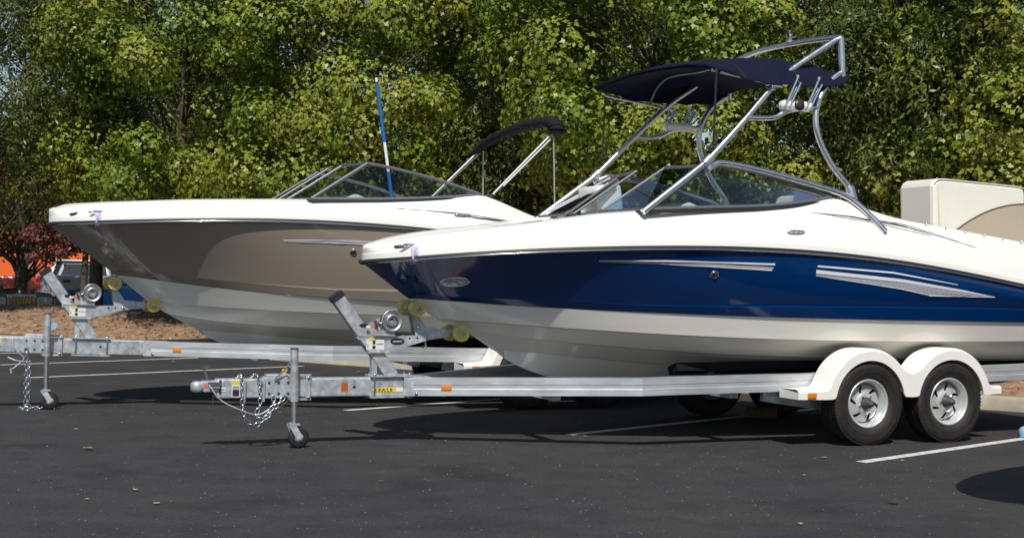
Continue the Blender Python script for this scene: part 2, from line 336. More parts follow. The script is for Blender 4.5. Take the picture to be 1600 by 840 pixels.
def make_boat(A, C, gel, name, label, glass_m):
    root = empty(name, (A[0], A[1], 0), TH); tag(root, label, 'boat', 'bowrider boats parked on their trailers')
    F, frac, top = hull_surface(C)
    lerp = lambda p, q, t: p + (q - p) * t
    def mirror_patch(mbx, rows, smooth=True, mi=0):
        mbx.patch([[tuple(p) for p in r_] for r_ in rows], smooth, mi); mbx.patch([[(p[0], -p[1], p[2]) for p in r_] for r_ in rows], smooth, mi)
    # --- bottom: keel, strakes, chine flat, boot band
    hb = MB(); off = lambda p, db, dz: np.array([p[0], min(p[1] + db, 0) if p[1] < 0 else p[1], p[2] + dz])
    ramp = lambda u: min(1, u / .12)
    def rows_between(f, g_, n, us=UU): return [[lerp(f(u), g_(u), k / n) for k in range(n + 1)] for u in us]
    st3o = lambda u: off(F['st3'](u), -.016 * ramp(u), -.004); st3i = lambda u: off(F['st3'](u), .02 * ramp(u), -.012 * ramp(u))
    st2o = lambda u: off(F['st2'](u), -.018 * ramp(u), -.004); st2i = lambda u: off(F['st2'](u), .022 * ramp(u), -.014 * ramp(u))
    cho = lambda u: off(F['chine'](u), -.012 * ramp(u), 0); chi = lambda u: off(F['chine'](u), .06 * ramp(u), -.012 * ramp(u))
    for f, g_, n in [(F['keel'], st3i, 2), (st3i, st3o, 1), (st3o, st2i, 2), (st2i, st2o, 1), (st2o, chi, 2), (chi, cho, 1), (cho, F['paint'], 3)]:
        mirror_patch(hb, rows_between(f, g_, n))
    # --- coloured topsides with a moulded crease
    tp = MB(); P_, S_ = F['paint'], F['rub']
    cr = lambda u: lerp(P_(u), S_(u), frac(u))
    rc = lambda u: max(0, min(1, (u - .42) / .25))
    cro = lambda u: off(cr(u), -.026 * rc(u), -.012 * rc(u)); pou = lambda u: off(P_(u), -.004 - .012 * rc(u), .004)
    mirror_patch(tp, rows_between(pou, cro, 3)); mirror_patch(tp, rows_between(cro, cr, 1))
    def flare(u):
        a_, c_ = cr(u), S_(u); k = float(np.interp(u, [0, .1, .3, .5, .7, 1], [0, .01, .045, .0, -.03, -.03]))
        m = lerp(a_, c_, .5); m = np.array([m[0], min(m[1] + k, 0), m[2]])
        return [(1 - t) ** 2 * a_ + 2 * t * (1 - t) * (2 * m - .5 * (a_ + c_)) + t * t * c_ for t in np.linspace(0, 1, 11)]
    fl = [[np.array([p[0], min(p[1], 0), p[2]]) for p in flare(u)] for u in UU]
    mirror_patch(tp, fl)
    # transom
    e = [F['keel'](1), F['st3'](1), F['st2'](1), F['chine'](1), F['paint'](1)]
    hb.add([tuple(p) for p in e] + [(p[0], -p[1], p[2]) for p in reversed(e[1:])], [tuple(range(9))])
    e2 = [F['paint'](1), cr(1), S_(1), top(1)]
    tp.add([tuple(p) for p in e2] + [(p[0], -p[1], p[2]) for p in reversed(e2)], [tuple(range(8))])
    hb.build('hull_bottom', M['gel_bottom'], root, recalc=True); tp.build('topsides', gel, root, recalc=True)
    # --- deck moulding
    dk = MB(); a0 = C['rub'][0][0]
    d0 = lambda u: off(S_(u), .0, .012); d1 = lambda u: off(S_(u), .008, .062); d2 = lambda u: off(S_(u), .022, .074)
    def dside(u):
        p, q = d2(u), top(u); m = lerp(p, q, .55); k = float(np.interp(u, [0, .1, .4, 1], [0, .01, .03, .03])); m = np.array([m[0], min(m[1] - k, 0), m[2] + k * .4])
        return [(1 - t) ** 2 * p + 2 * t * (1 - t) * m + t * t * q for t in np.linspace(0, 1, 9)]
    mirror_patch(dk, [[d0(u), d1(u)] for u in UU]); mirror_patch(dk, [[d1(u), d2(u)] for u in UU])
    ds = [dside(u) for u in UU]; mirror_patch(dk, ds)
    def inner(u):
        q = top(u); s = q[0] - a0; wdt = float(np.interp(s, [0, .75, 1.0, 1.6, 6.7], [2, 2, .55, .2, .16]))
        b1 = min(q[1] + .04, 0); b2 = min(q[1] + wdt, 0); zc = q[2] + .014
        dz = 0 if b2 >= 0 else -float(np.interp(s, [.75, 1.1], [0, .75]))
        fl_ = max(.92, F['keel'](min(1, max(0, F['keel'].u_of(q[0]))))[2] + .25) if q[0] > -3.2 else q[2] - .3
        rows = [q, np.array([q[0], b1, zc]), np.array([q[0], b2, zc + (.02 if b2 >= 0 else 0)])]
        if b2 < 0: rows += [np.array([q[0], b2, max(fl_, q[2] + dz)]), np.array([q[0], 0, max(fl_, q[2] + dz)])]
        else: rows += [np.array([q[0], 0, zc + .02])] * 2
        return rows
    mirror_patch(dk, [inner(u) for u in UU], True)
    dk.build('deck', M['gel_white'], root, recalc=True)
    # --- rub rail
    rr = MB(); ri = MB()
    for s in (1, -1):
        path = [(p[0], p[1] * s - .006 * s, p[2] + .004) for p in (S_(u) for u in UU)]
        rr.tube(path, .020, 8)
        ri.tube([(p[0], p[1] * s - .022 * s, p[2] - .006) for p in (S_(u) for u in UU)], .0085, 6)
    rb = rr.build('rub_rail', M['black_rubber'], root); ri.build('steel_insert', M['steel'], rb)
    # surface sampler for fittings on the port side
    pts = np.array([p for r_ in fl for p in r_] + [p for r_ in ds for p in r_])
    def on_side(a, z):
        d = (pts[:, 0] - a) ** 2 + (pts[:, 2] - z) ** 2; i = np.argsort(d)[:6]; wt = 1 / (d[i] + 1e-5); return float((pts[i, 1] * wt).sum() / wt.sum())
    root['_'] = 0; del root['_']
    return root, on_side, top, F
def side_strip(root, nm, m_, on_side, line, o=.006):
    """line: (a, z_top, z_bottom) -> thin skin lying on the hull side; one piece each for port and starboard"""
    n = max(24, len(line) * 4); A_ = [l[0] for l in line]; aa = np.linspace(A_[0], A_[-1], n)
    for sgn in (1, -1):
        rows = []; mbx = MB()
        for a in aa:
            zt = np.interp(a, A_, [l[1] for l in line]); zb = np.interp(a, A_, [l[2] for l in line])
            rows.append([(a, sgn * (on_side(a, z) - o), z) for z in np.linspace(zt, zb, 4)])
        mbx.patch(rows, True); mbx.build(nm, m_, root, recalc=False)
def both(fn):
    for s in (1, -1): fn(s)
def cleat(root, a, z, on_side, inb=.0, rot=0.0):
    for s in (1, -1):
        b = (on_side(a, z) - .012 + inb) * s
        m = MB(); m.tube(smooth_path([(a - .085, b, z - .008), (a - .05, b - .012 * s, z + .004), (a + .05, b - .012 * s, z + .004), (a + .085, b, z - .002)], 4), [.008] * 13, 8)
        m.tube(smooth_path([(a - .07, b - .004 * s, z - .022), (a, b - .008 * s, z - .024), (a + .07, b - .004 * s, z - .018)], 4), .006, 6)
        m.tube([(a - .025, b + .012 * s, z - .006), (a - .025, b - .012 * s, z - .004)], .009, 8); m.tube([(a + .025, b + .012 * s, z - .006), (a + .025, b - .012 * s, z - .004)], .009, 8)
        m.build('cleat', M['steel'], root)
def windshield(root, pb, pt, cb, ct, top_pts, bot_pts, glass_m, cw=.25):
    """pb/pt: post bottom/top (port), cb/ct: centre edge bottom/top; top_pts, bot_pts: side pane edges"""
    ws = empty('windshield', (0, 0, 0), 0, root)
    for s in (1, -1):
        mir = lambda p: (p[0], p[1] * s, p[2])
        n = 24; tp = smooth_path(top_pts, 8); bt = smooth_path(bot_pts, 8)
        def samp(pl, k):
            L_ = [0]
            for i in range(1, len(pl)): L_.append(L_[-1] + (Vector(pl[i]) - Vector(pl[i - 1])).length)
            x = k * L_[-1]; return tuple(float(np.interp(x, L_, [p[j] for p in pl])) for j in range(3))
        g_ = MB(); g_.patch([[mir(samp(bt, k / n)), mir(samp(tp, k / n))] for k in range(n + 1)], True); g_.build('side_pane', glass_m, ws, recalc=False)
        g_ = MB(); g_.patch([[mir(pb), mir(pt)], [mir(cb), mir(ct)]], False); g_.build('front_pane', M['glass_blue'], ws, recalc=False)
        fr = MB(); fr.tube([mir(p) for p in tp], .017, 8); fr.tube([mir(p) for p in bt], .018, 8)
        fr.tube([mir(pb), mir(pt)], .019, 8); fr.tube([mir(cb), mir(ct)], .011, 8); fr.tube([mir(pt), mir(ct)], .014, 8); fr.tube([mir(pb), mir(cb)], .016, 8)
        fr.build('frame', M['frame_alu'], ws)
        sl_ = MB(); sl_.tube([(p[0], p[1] * s - .012 * s, p[2] - .024) for p in bt], .011, 6); sl_.tube([(pb[0] - .01, pb[1] * s, pb[2] - .02), (cb[0] - .01, cb[1] * s, cb[2] - .02)], .012, 6); sl_.build('gasket', M['black_rubber'], ws)
    return ws
def cushion(root, name, c, size, m, rot=0.0, bev=.05):
    b = MB(); b.box((0, 0, 0), size); o = b.build(name, m, root); o.location = c; o.rotation_euler = (0, rot, 0)
    md = o.modifiers.new('bevel', 'BEVEL'); md.width = bev; md.segments = 4; md.limit_method = 'NONE'
    for p in o.data.polygons: p.use_smooth = True
    return o

blue, on_blue, top_blue, FB = make_boat(NEAR, NEARC, M['gel_blue'], 'bowrider_boat', 'navy blue and white bowrider boat with metal tower and navy canopy', M['glass_green'])
taupe, on_tp, top_tp, FT = make_boat(FAR, FARC, M['gel_beige'], 'bowrider_boat', 'taupe and white bowrider boat with folded black bimini, behind the blue one', M['glass_green'])

third, _o3, _t3, _f3 = make_boat((7.55, 9.30), FARC, M['gel_beige'], 'bowrider_boat', 'boat resting on timber blocks beyond the right edge, seen only as a shadow', M['glass_green'])
for a_, w_ in ((-2.2, 'foremost'), (.2, 'middle'), (1.9, 'rearmost')):
    m = MB(); m.box((0, 0, .205), (.3, .5, .41)); o = m.build('keel_block', M['wood'], None, .01); o.location = loc2w((7.55, 9.30), a_, 0, 0); o.rotation_euler = (0, 0, TH); tag(o, w_ + ' timber block under the boat beyond the right edge', 'wood block', 'keel blocks beyond the right edge')
# --- hull decals, lights, fittings of the blue boat
side_strip(blue, 'hull_stripe', M['stripe_white'], on_blue, [(-2.84, 1.492, 1.488), (-2.3, 1.506, 1.494), (-1.36, 1.500, 1.484)])
side_strip(blue, 'hull_stripe', M['stripe_silver'], on_blue, [(-2.84, 1.484, 1.482), (-2.0, 1.484, 1.468), (-1.37, 1.470, 1.455)])
side_strip(blue, 'hull_stripe', M['stripe_white'], on_blue, [(-2.3, 1.472, 1.470), (-1.9, 1.464, 1.458), (-1.38, 1.452, 1.438)])
side_strip(blue, 'hull_stripe', M['stripe_white'], on_blue, [(-.96, 1.492, 1.478), (-.2, 1.452, 1.438), (.50, 1.355, 1.350)])
side_strip(blue, 'hull_stripe', M['stripe_white'], on_blue, [(-.97, 1.455, 1.425), (-.1, 1.392, 1.365), (.55, 1.310, 1.292), (.93, 1.253, 1.250)])
side_strip(blue, 'hull_stripe', M['stripe_silver'], on_blue, [(-.97, 1.418, 1.412), (-.1, 1.360, 1.318), (.22, 1.328, 1.262), (.55, 1.290, 1.262), (.90, 1.253, 1.251)])
side_strip(blue, 'hull_stripe', M['stripe_white'], on_blue, [(-.97, 1.409, 1.405), (-.1, 1.316, 1.306), (.22, 1.262, 1.252)], .0065)
side_strip(blue, 'hull_stripe', M['stripe_white'], on_blue, [(.20, 1.262, 1.252), (.93, 1.252, 1.247)], .0068)
side_strip(blue, 'deck_stripe', M['dark_trim'], on_blue, [(-.98, 1.940, 1.937), (-.5, 1.915, 1.905), (.02, 1.862, 1.850), (.45, 1.778, 1.770), (.84, 1.682, 1.680)], .005)
side_strip(blue, 'deck_stripe', M['dark_trim'], on_blue, [(-.7, 1.912, 1.909), (-.2, 1.862, 1.858), (.35, 1.775, 1.772)], .005)
side_strip(blue, 'deck_stripe', M['dark_trim'], on_blue, [(-.3, 1.905, 1.902), (.05, 1.872, 1.866), (.4, 1.802, 1.800)], .005)
cleat(blue, -4.19, 1.585, on_blue); cleat(blue, -1.12, 1.765, on_blue)
def hull_disc(root, name, on_side, a, z, ra, rz, m, bulge=.012, ring=None):
    for s in (1, -1):
        mbx = MB(); n = 20; rows = []
        for k, q in [(1, .002), (.9, bulge * .7), (.6, bulge), (0.01, bulge * 1.05)]:
            rows.append([(a + ra * k * math.cos(t), s * (on_side(a + ra * k * math.cos(t), z + rz * k * math.sin(t)) - q), z + rz * k * math.sin(t)) for t in np.linspace(0, 2 * math.pi, n + 1)])
        mbx.patch(rows, True); o = mbx.build(name, m, root)
        if ring:
            rg = MB(); rg.tube([(a + ra * math.cos(t), s * (on_side(a + ra * math.cos(t), z + rz * math.sin(t)) - .004), z + rz * math.sin(t)) for t in np.linspace(0, 2 * math.pi, n)[:-1]], .006, 6, closed=True); rg.build('bezel', ring, o)
hull_disc(blue, 'docking_light', on_blue, -3.81, 1.305, .098, .034, M['lens'], .012, M['steel'])
hull_disc(blue, 'through_hull_fitting', on_blue, -1.88, 1.40, .03, .025, M['dark_trim'], .02, M['steel'])
hull_disc(taupe, 'through_hull_fitting', on_tp, -2.28, 1.565, .03, .025, M['dark_trim'], .02, M['steel'])
side_strip(taupe, 'hull_stripe', M['stripe_white'], on_tp, [(-2.95, 1.665, 1.660), (-2.5, 1.68, 1.668), (-1.5, 1.665, 1.645)])
side_strip(taupe, 'hull_stripe', M['stripe_silver'], on_tp, [(-2.95, 1.655, 1.653), (-2.2, 1.655, 1.636), (-1.5, 1.625, 1.60)])
side_strip(taupe, 'deck_stripe', M['dark_trim'], on_tp, [(-1.9, 2.015, 2.012), (-1.2, 1.985, 1.975), (-.55, 1.915, 1.910)], .005)
side_strip(taupe, 'deck_stripe', M['dark_trim'], on_tp, [(-1.2, 1.965, 1.955), (-.8, 1.93, 1.915), (-.3, 1.88, 1.878)], .005)
cleat(taupe, -4.60, 1.895, on_tp); cleat(taupe, -1.15, 1.965, on_tp)
for root, a, z, topf, oside, za in ((blue, -4.38, 1.56, top_blue, on_blue, 1.56), (taupe, -4.93, 1.92, top_tp, on_tp, 1.86)):
    nb = MB(); nb.lathe([(.045, 0), (.045, .012), (.04, .035), (.025, .05), (0.001, .055)], (a + .03, 0, z), (0, 0, 1), 16); nb.build('bow_light', M['maroon'], root)
    ck = MB()
    for s in (1, -1): ck.add([(a + .09, s * (oside(a + .09, za) - .006), za + .02), (a + .17, s * (oside(a + .17, za) - .006), za + .035), (a + .11, s * (oside(a + .11, za) - .006), za - .02)], [(0, 1, 2)])
    ck.build('bow_chock', mat('chock_bronze', (.12, .05, .02), .4, metal=.5), root, recalc=False)
    sn = MB()
    for k in range(7):
        aa = .35 + k * .22; p = topf(FB['rub'].u_of(aa) if root is blue else FT['rub'].u_of(aa))
        for s in (1, -1): sn.lathe([(.009, 0), (.009, .008), (.001, .011)], (p[0], (p[1] - .02) * s, p[2] + .002), (0, 0, 1), 8)
    sn.build('snap_studs', M['steel'], root)

# --- windshields
windshield(blue, (-2.43, -.99, 1.905), (-1.74, -.88, 2.295), (-2.44, -.25, 1.915), (-1.82, -.25, 2.315),
    [(-1.74, -.88, 2.295), (-1.51, -.885, 2.285), (-1.19, -.90, 2.235), (-.87, -.93, 2.16), (-.62, -.97, 2.075)],
    [(-2.43, -.99, 1.905), (-1.96, -.995, 1.935), (-1.38, -1.0, 1.968), (-1.02, -1.0, 2.005), (-.62, -.985, 2.07)], M['glass_green'])
windshield(taupe, (-2.66, -.99, 2.075), (-2.06, -.88, 2.455), (-2.72, -.25, 2.09), (-2.13, -.25, 2.475),
    [(-2.06, -.88, 2.455), (-1.88, -.88, 2.435), (-1.68, -.89, 2.40), (-1.37, -.91, 2.335), (-1.05, -.95, 2.245), (-.86, -.98, 2.185)],
    [(-2.66, -.99, 2.075), (-1.92, -1.0, 2.10), (-1.31, -1.0, 2.14), (-.99, -1.0, 2.172), (-.86, -.985, 2.185)], M['glass_green'])
# open walk-through pane folded back against the starboard half
for root, p0, p1 in ((blue, (-2.50, .30, 1.90), (-1.93, .42, 2.255)), (taupe, (-2.78, .30, 2.09), (-2.2, .42, 2.44))):
    m = MB(); m.tube([p0, p1], .011, 8); m.tube([p1, (p1[0] + .10, p1[1] + .45, p1[2] - .01)], .012, 8); m.tube([(p0[0] + .10, p0[1] + .45, p0[2]), (p1[0] + .10, p1[1] + .45, p1[2] - .01)], .012, 8); m.tube([p0, (p0[0] + .10, p0[1] + .45, p0[2])], .012, 8)
    fr = m.build('walkthrough_frame', M['frame_alu'], root)
    m = MB(); m.add([p0, p1, (p1[0] + .10, p1[1] + .45, p1[2] - .01), (p0[0] + .10, p0[1] + .45, p0[2])], [(0, 1, 2, 3)]); m.build('walkthrough_pane', M['glass_blue'], fr, recalc=False)
# --- interiors: consoles, steering wheel, seats
for root, da, dz in ((blue, 0, 0), (taupe, -.22, .16)):
    for s in (1, -1):
        c = MB(); c.prism([(-2.30, 1.0), (-2.30, 1.84), (-1.95, 1.99), (-1.78, 1.93), (-1.62, 1.62), (-1.62, 1.0)], (da, .33 * s, dz), (1, 0, 0), (0, 0, 1), (0, .56 * s, 0)); co_ = c.build('console', M['gel_white'], root, .02)
        gg = MB(); gg.lathe([(.04, 0), (.04, .012), (.001, .014)], (-1.84 + da, .5 * s, 1.96 + dz), (.5, 0, .85), 14); gg.lathe([(.04, 0), (.04, .012), (.001, .014)], (-1.84 + da, .62 * s, 1.96 + dz), (.5, 0, .85), 14); gg.build('gauge', M['dark_trim'], co_)
        cushion(root, 'seat_base', (-.95 + da, .55 * s, 1.35 + dz), (.5, .5, .22), M['vinyl']); cushion(root, 'seat_back', (-.72 + da, .55 * s, 1.72 + dz), (.16, .5, .62), M['vinyl'], R(12), .06)
    if root is blue:
        cushion(root, 'helm_pod', (-1.93, .70, 2.0), (.26, .42, .42), M['gel_white'], R(-8), .05)
        cushion(root, 'headrest', (-.74, -.55, 2.03), (.12, .30, .14), M['vinyl'], R(10), .04)
    sw = MB(); n_ = Vector((.75, 0, .66)).normalized(); x_ = Vector((0, 1, 0)); y_ = n_.cross(x_); c_ = Vector((-1.55 + da, .6, 1.84 + dz))
    sw.tube([c_ + (x_ * math.cos(t) + y_ * math.sin(t)) * .18 for t in np.linspace(0, 2 * math.pi, 25)[:-1]], .014, 8, closed=True)
    for t in (.5, 2.6, 4.7): sw.tube([c_, c_ + (x_ * math.cos(t) + y_ * math.sin(t)) * .18], .01, 6)
    sw.tube([c_, c_ - n_ * .12], .03, 8); sw.build('steering_wheel', M['black_rubber'], root)
    cushion(root, 'aft_bench', (1.45 + da * .3, 0, 1.42 + dz), (1.3, 1.7, .42), M['vinyl'])
# raised aft backrest of the blue boat
bk = MB(); pf = [(.75, 1.62), (.71, 1.9), (.695, 2.24), (.715, 2.292), (.765, 2.312), (.86, 2.318), (1.2, 2.306), (1.75, 2.285), (1.80, 2.25), (1.82, 1.9), (1.80, 1.62)]
bk.prism(pf, (0, -.72, 0), (1, 0, 0), (0, 0, 1), (0, .46, 0)); bkm = bk.build('raised_backrest', M['vinyl'], blue, .035)
sm_ = MB(); sm_.tube([(.79, -.724, 1.7), (.77, -.724, 2.0), (.755, -.722, 2.26), (.77, -.69, 2.318)], .006, 6); sm_.build('seam_piping', M['vinyl_seam'], bkm)
tn = MB(); arc = [(.96, 1.845)] + [(.96 + .88 * t, 1.845 + .275 * (1 - (1 - t) ** 2.1)) for t in np.linspace(.1, .95, 10)]
tn.prism(arc + [(1.80, 1.85), (1.80, 1.62), (.90, 1.62)], (0, -.728, 0), (1, 0, 0), (0, 0, 1), (0, .012, 0)); tn.build('tan_panel', M['vinyl_tan'], bkm)
wl_ = MB(); wl_.tube(smooth_path([(.715, -.724, 2.27), (.80, -.722, 2.305), (1.2, -.722, 2.295), (1.72, -.722, 2.275), (1.80, -.724, 2.23)], 6), .005, 6); wl_.build('top_piping', M['vinyl_seam'], bkm)
pp = MB(); pp.tube([(x, -.729, z) for x, z in arc], .006, 6); pp.build('panel_piping', mat('piping_brown', (.10, .06, .04), .6), bkm)

# --- tower of the blue boat
tw = empty('tower', (0, 0, 0), 0, blue)
for s in (1, -1):
    q = lambda pts: [(a, b * s, z) for a, b, z in pts]
    m = MB(); m.tube(q([(-2.45, -1.0, 1.885), (-1.85, -.975, 2.318)]), .027, 12); m.build('lower_leg', M['alu_tube'], tw)
    m = MB(); m.tube(smooth_path(q([(-1.85, -.975, 2.318), (-1.5, -.95, 2.66), (-1.15, -.89, 3.0), (-.92, -.855, 3.17), (-.50, -.86, 3.44)]), 6), .026, 12); m.build('front_leg', M['alu_tube'], tw)
    m = MB(); m.tube(q([(-1.88, -.978, 2.292), (-1.82, -.972, 2.348)]), .042, 12); m.tube(q([(-1.86, -1.01, 2.300), (-1.86, -.93, 2.305)]), .03, 10); m.tube(q([(-1.83, -.985, 2.25), (-1.85, -.975, 2.325)]), .03, 10); m.build('hinge_knuckle', M['alu_tube'], tw)
    m = MB(); m.tube(smooth_path(q([(-1.86, -.985, 2.245), (-1.78, -.965, 2.292), (-1.66, -.96, 2.313), (-1.26, -.965, 2.26), (-.68, -.985, 2.145), (-.50, -1.005, 2.095), (-.38, -1.045, 2.015), (-.27, min(-1.07, on_blue(-.27, 1.90) - .03), 1.895), (-.19, on_blue(-.19, 1.80) - .02, 1.79)]), 6), .027, 12); m.build('base_rail', M['alu_tube'], tw)
    m = MB(); m.tube(smooth_path(q([(-.41, -1.0, 2.06), (-.415, -.98, 2.15), (-.59, -.955, 2.34), (-.72, -.94, 2.56), (-.755, -.93, 2.74), (-.72, -.92, 2.89), (-.63, -.91, 3.03), (-.52, -.895, 3.12), (-.45, -.885, 3.15)]), 6), .026, 12); m.build('rear_leg', M['alu_tube'], tw)
    m = MB(); m.tube(q([(-.405, -1.0, 2.06), (-.425, -.978, 2.17)]), .04, 12); m.build('rear_knuckle', M['alu_tube'], tw)
    m = MB(); m.tube(q([(-.47, -.88, 3.455), (-.45, -.885, 3.12)]), .028, 12); m.build('upright', M['alu_tube'], tw)
    m = MB(); m.tube(smooth_path(q([(-1.47, -.95, 2.70), (-1.3, -.95, 2.705), (-1.17, -.95, 2.725), (-1.03, -.95, 2.79), (-.74, -.93, 2.83)]), 5), .022, 10); m.build('side_brace', M['alu_tube'], tw)
    m = MB(); m.box((-.98, -.96 * s, 2.825), (.32, .10, .085)); pod = m.build('rack_pod', M['gel_white'], tw, .035)
    m = MB(); m.lathe([(.05, 0), (.05, .004), (.001, .006)], (-.98, -1.01 * s, 2.83), (0, -s, 0), 16); m.build('pod_disc', M['dark_trim'], pod)
    for a1, a2 in ((-1.12, -1.005), (-.91, -.79)):
        rd = MB()
        for o_ in (0, .045): rd.tube(q([(a1 + o_, -1.0, 2.80), (a2 + o_ * .6, -1.02, 3.06 - o_)]), .011, 8)
        rd.tube(q([(a1 + .02, -.965, 2.80), (a2 + .02, -.985, 2.98)]), .016, 8)
        rd.tube(q([(a2 - .01, -1.03, 3.065), (a2 + .025, -1.0, 3.068)]), .012, 8); rd.build('rack_fork', M['steel'], tw)
m = MB(); m.tube(smooth_path([(-.50, -.865, 3.435), (-.455, -.85, 3.462), (-.42, -.5, 3.50), (-.38, 0, 3.535), (-.36, .5, 3.545), (-.36, .82, 3.52), (-.42, .87, 3.48), (-.50, .885, 3.435)], 6), .026, 12); m.build('top_crossbar', M['alu_tube'], tw)
m = MB(); m.lathe([(.028, 0), (.028, .07), (.032, .072), (.032, .1), (.02, .112), (.001, .114)], (-.38, 0, 3.552), (0, 0, 1), 14); ln = m.build('anchor_light', M['alu_tube'], tw)
m = MB(); m.lathe([(.033, .075), (.033, .1), (.02, .114), (.001, .115)], (-.38, 0, 3.553), (0, 0, 1), 14); m.build('light_cap', M['label_black'], ln)
# canopy: two fabric panels stretched over hoops
cv = empty('canopy', (0, 0, 0), 0, blue)
def canopy_pt(p, q, lift=0.0):       # p: 0 front .. 1 rear, q: -1 port .. 1 starboard
    a = -1.84 + 1.40 * p; b = .965 * q
    edge = float(np.interp(p, [0, .06, .2, .36, .7, .92, 1], [3.095, 3.085, 3.03, 3.0, 3.01, 3.03, 3.10]))
    crown = float(np.interp(p, [0, .1, .5, .85, 1], [3.195, 3.24, 3.275, 3.25, 3.18]))
    ex = float(np.interp(p, [0, .25, .5], [2.4, 4, 8])); k = 1 - abs(q) ** ex; z = edge + (crown - edge) * k + .007 * math.sin(9 * p + 5 * q) * (1 - abs(q)) + .006 * math.sin(31 * p + 3 * math.sin(7 * q)) * abs(q) ** 2
    a += -.06 * (1 - p) * q; z += .055 * max(0, q) ** 2
    return (a, b, z + lift)
cm = MB(); n1, n2 = 26, 36
for lf in (0, -.014): cm.patch([[canopy_pt(i / n1, -1 + 2 * j / n2, lf) for j in range(n2 + 1)] for i in range(n1 + 1)], True)
for j in (0, n2): cm.patch([[canopy_pt(i / n1, -1 + 2 * j / n2, 0), canopy_pt(i / n1, -1 + 2 * j / n2, -.014)] for i in range(n1 + 1)], True)
for i in (0, n1): cm.patch([[canopy_pt(i / n1, -1 + 2 * j / n2, 0), canopy_pt(i / n1, -1 + 2 * j / n2, -.014)] for j in range(n2 + 1)], True)
cm.build('canopy_fabric', M['navy'], cv, recalc=False)
for p_ in (0.03, .42):
    m = MB(); m.tube([canopy_pt(p_, -1 + 2 * j / 24, -.032) for j in range(25)], .012, 8); m.build('canopy_hoop', M['navy'] if p_ < .1 else M['frame_alu'], cv)
for p_ in (.22, .62):
    m = MB(); m.tube([canopy_pt(p_, -1 + 2 * j / 40, .003) for j in range(41)], .004, 5); m.build('canopy_seam', M['dark_trim'], cv)
for s in (1, -1):
    m = MB(); m.tube([(-1.79, -.93 * s, 3.07), (-1.10, -.93 * s, 2.985)], .012, 8); m.tube([(-1.22, -.86 * s, 3.00), (-1.05, -.92 * s, 3.04)], .011, 8); m.build('canopy_strut', M['alu_tube'], cv)
    m = MB(); m.bar((-1.77, -.968 * s, 3.085), (-1.79, -.97 * s, 2.40), .028, .004, (1, 0, 0)); m.build('strap', M['label_black'], cv)

# --- folded bimini of the taupe boat
bm_ = empty('folded_bimini', (0, 0, 0), 0, taupe)
path = smooth_path([(-.02, -.98, 2.86), (-.02, -.955, 2.945), (-.04, -.84, 3.0), (-.06, -.3, 3.01), (-.08, .3, 2.965), (-.11, .75, 2.89), (-.13, .96, 2.82)], 12)
m = MB(); m.tube(path, [.066 - .022 * i / len(path) + .010 * math.sin(math.pi * min(1, i / 16)) + .008 * math.sin(i * 1.3) + random.uniform(-.009, .009) for i in range(len(path))], 16, squash=1.25); m.build('canvas_boot', M['black_canvas'], bm_)
for s in (1, -1):
    m = MB(); m.tube([(-.76, -.98 * s, 2.17), (-.06, -.95 * s, 2.86)], .014, 10); m.build('main_pole', M['bimini_pole'], bm_)
    m = MB(); m.tube([(-.62, -.985 * s, 2.285), (-.08, -.965 * s, 2.80)], .010, 8); m.build('second_pole', M['bimini_pole'], bm_)
    m = MB(); m.tube([(-.80, -1.0 * s, 2.13), (-.73, -.97 * s, 2.20)], .02, 8); m.build('deck_mount', M['dark_trim'], bm_)
    m = MB(); m.tube([(-.04, -.955 * s, 2.83), (-.02, -.98 * s, 1.95)], .009, 8); m.build('rear_strut', M['bimini_pole'], bm_)
# pole standing in the taupe boat, paper tags, third hull out of frame on the right
pr = empty('deck_brush_pole', loc2w(FAR, -1.27, .5, 1.05), TH); tag(pr, 'blue and white striped pole standing upright in the taupe boat', 'pole')
d0_, d1_ = Vector((0.13, 0, 0.0)), Vector((-.26, 0, 2.47))
def seg(nm, t0, t1, r, m_):
    m = MB(); m.tube([d0_.lerp(d1_, t0), d0_.lerp(d1_, t1)], r, 12); m.build(nm, m_, pr)
seg('blue_grip', .0, .585, .019, M['blue_paint']); seg('white_section', .585, .715, .017, M['stripe_white']); seg('blue_section', .715, .975, .019, M['blue_paint']); seg('white_tip', .98, 1.0, .015, M['stripe_white']); seg('black_collar', .972, .982, .017, M['label_black'])
for A, on, a, z, l in ((NEAR, on_blue, -4.17, 1.575, 'lavender paper tag hanging from the bow cleat of the blue boat'), (FAR, on_tp, -4.60, 1.885, 'lavender paper tag hanging from the bow cleat of the taupe boat')):
    o = empty('paper_tag', (A[0], A[1], 0), TH); m = MB(); rows = []
    for k in range(8):
        zz = z - .135 * k / 7; rows.append([(a - .032 + .006 * k / 7 + j * .062, on(a, zz) - .022 - .004 * math.sin(k), zz) for j in (0, .5, 1)])
    m.patch(rows, True); t_ = m.build('tag_sheet', M['lavender'], o, recalc=False); md = t_.modifiers.new('solidify', 'SOLIDIFY'); md.thickness = .002
    tag(o, l, 'paper tag', 'tags on the bow cleats')
    m = MB()
    for k in range(7): m.tube([(a - .022, on(a, z - .1) - .031, z - .03 - k * .014), (a + .022 - .01 * (k % 3), on(a, z - .1) - .031, z - .03 - k * .014)], .0022, 4)
    m.build('print_lines', mat('purple_ink', (.30, .22, .50), .7), t_)

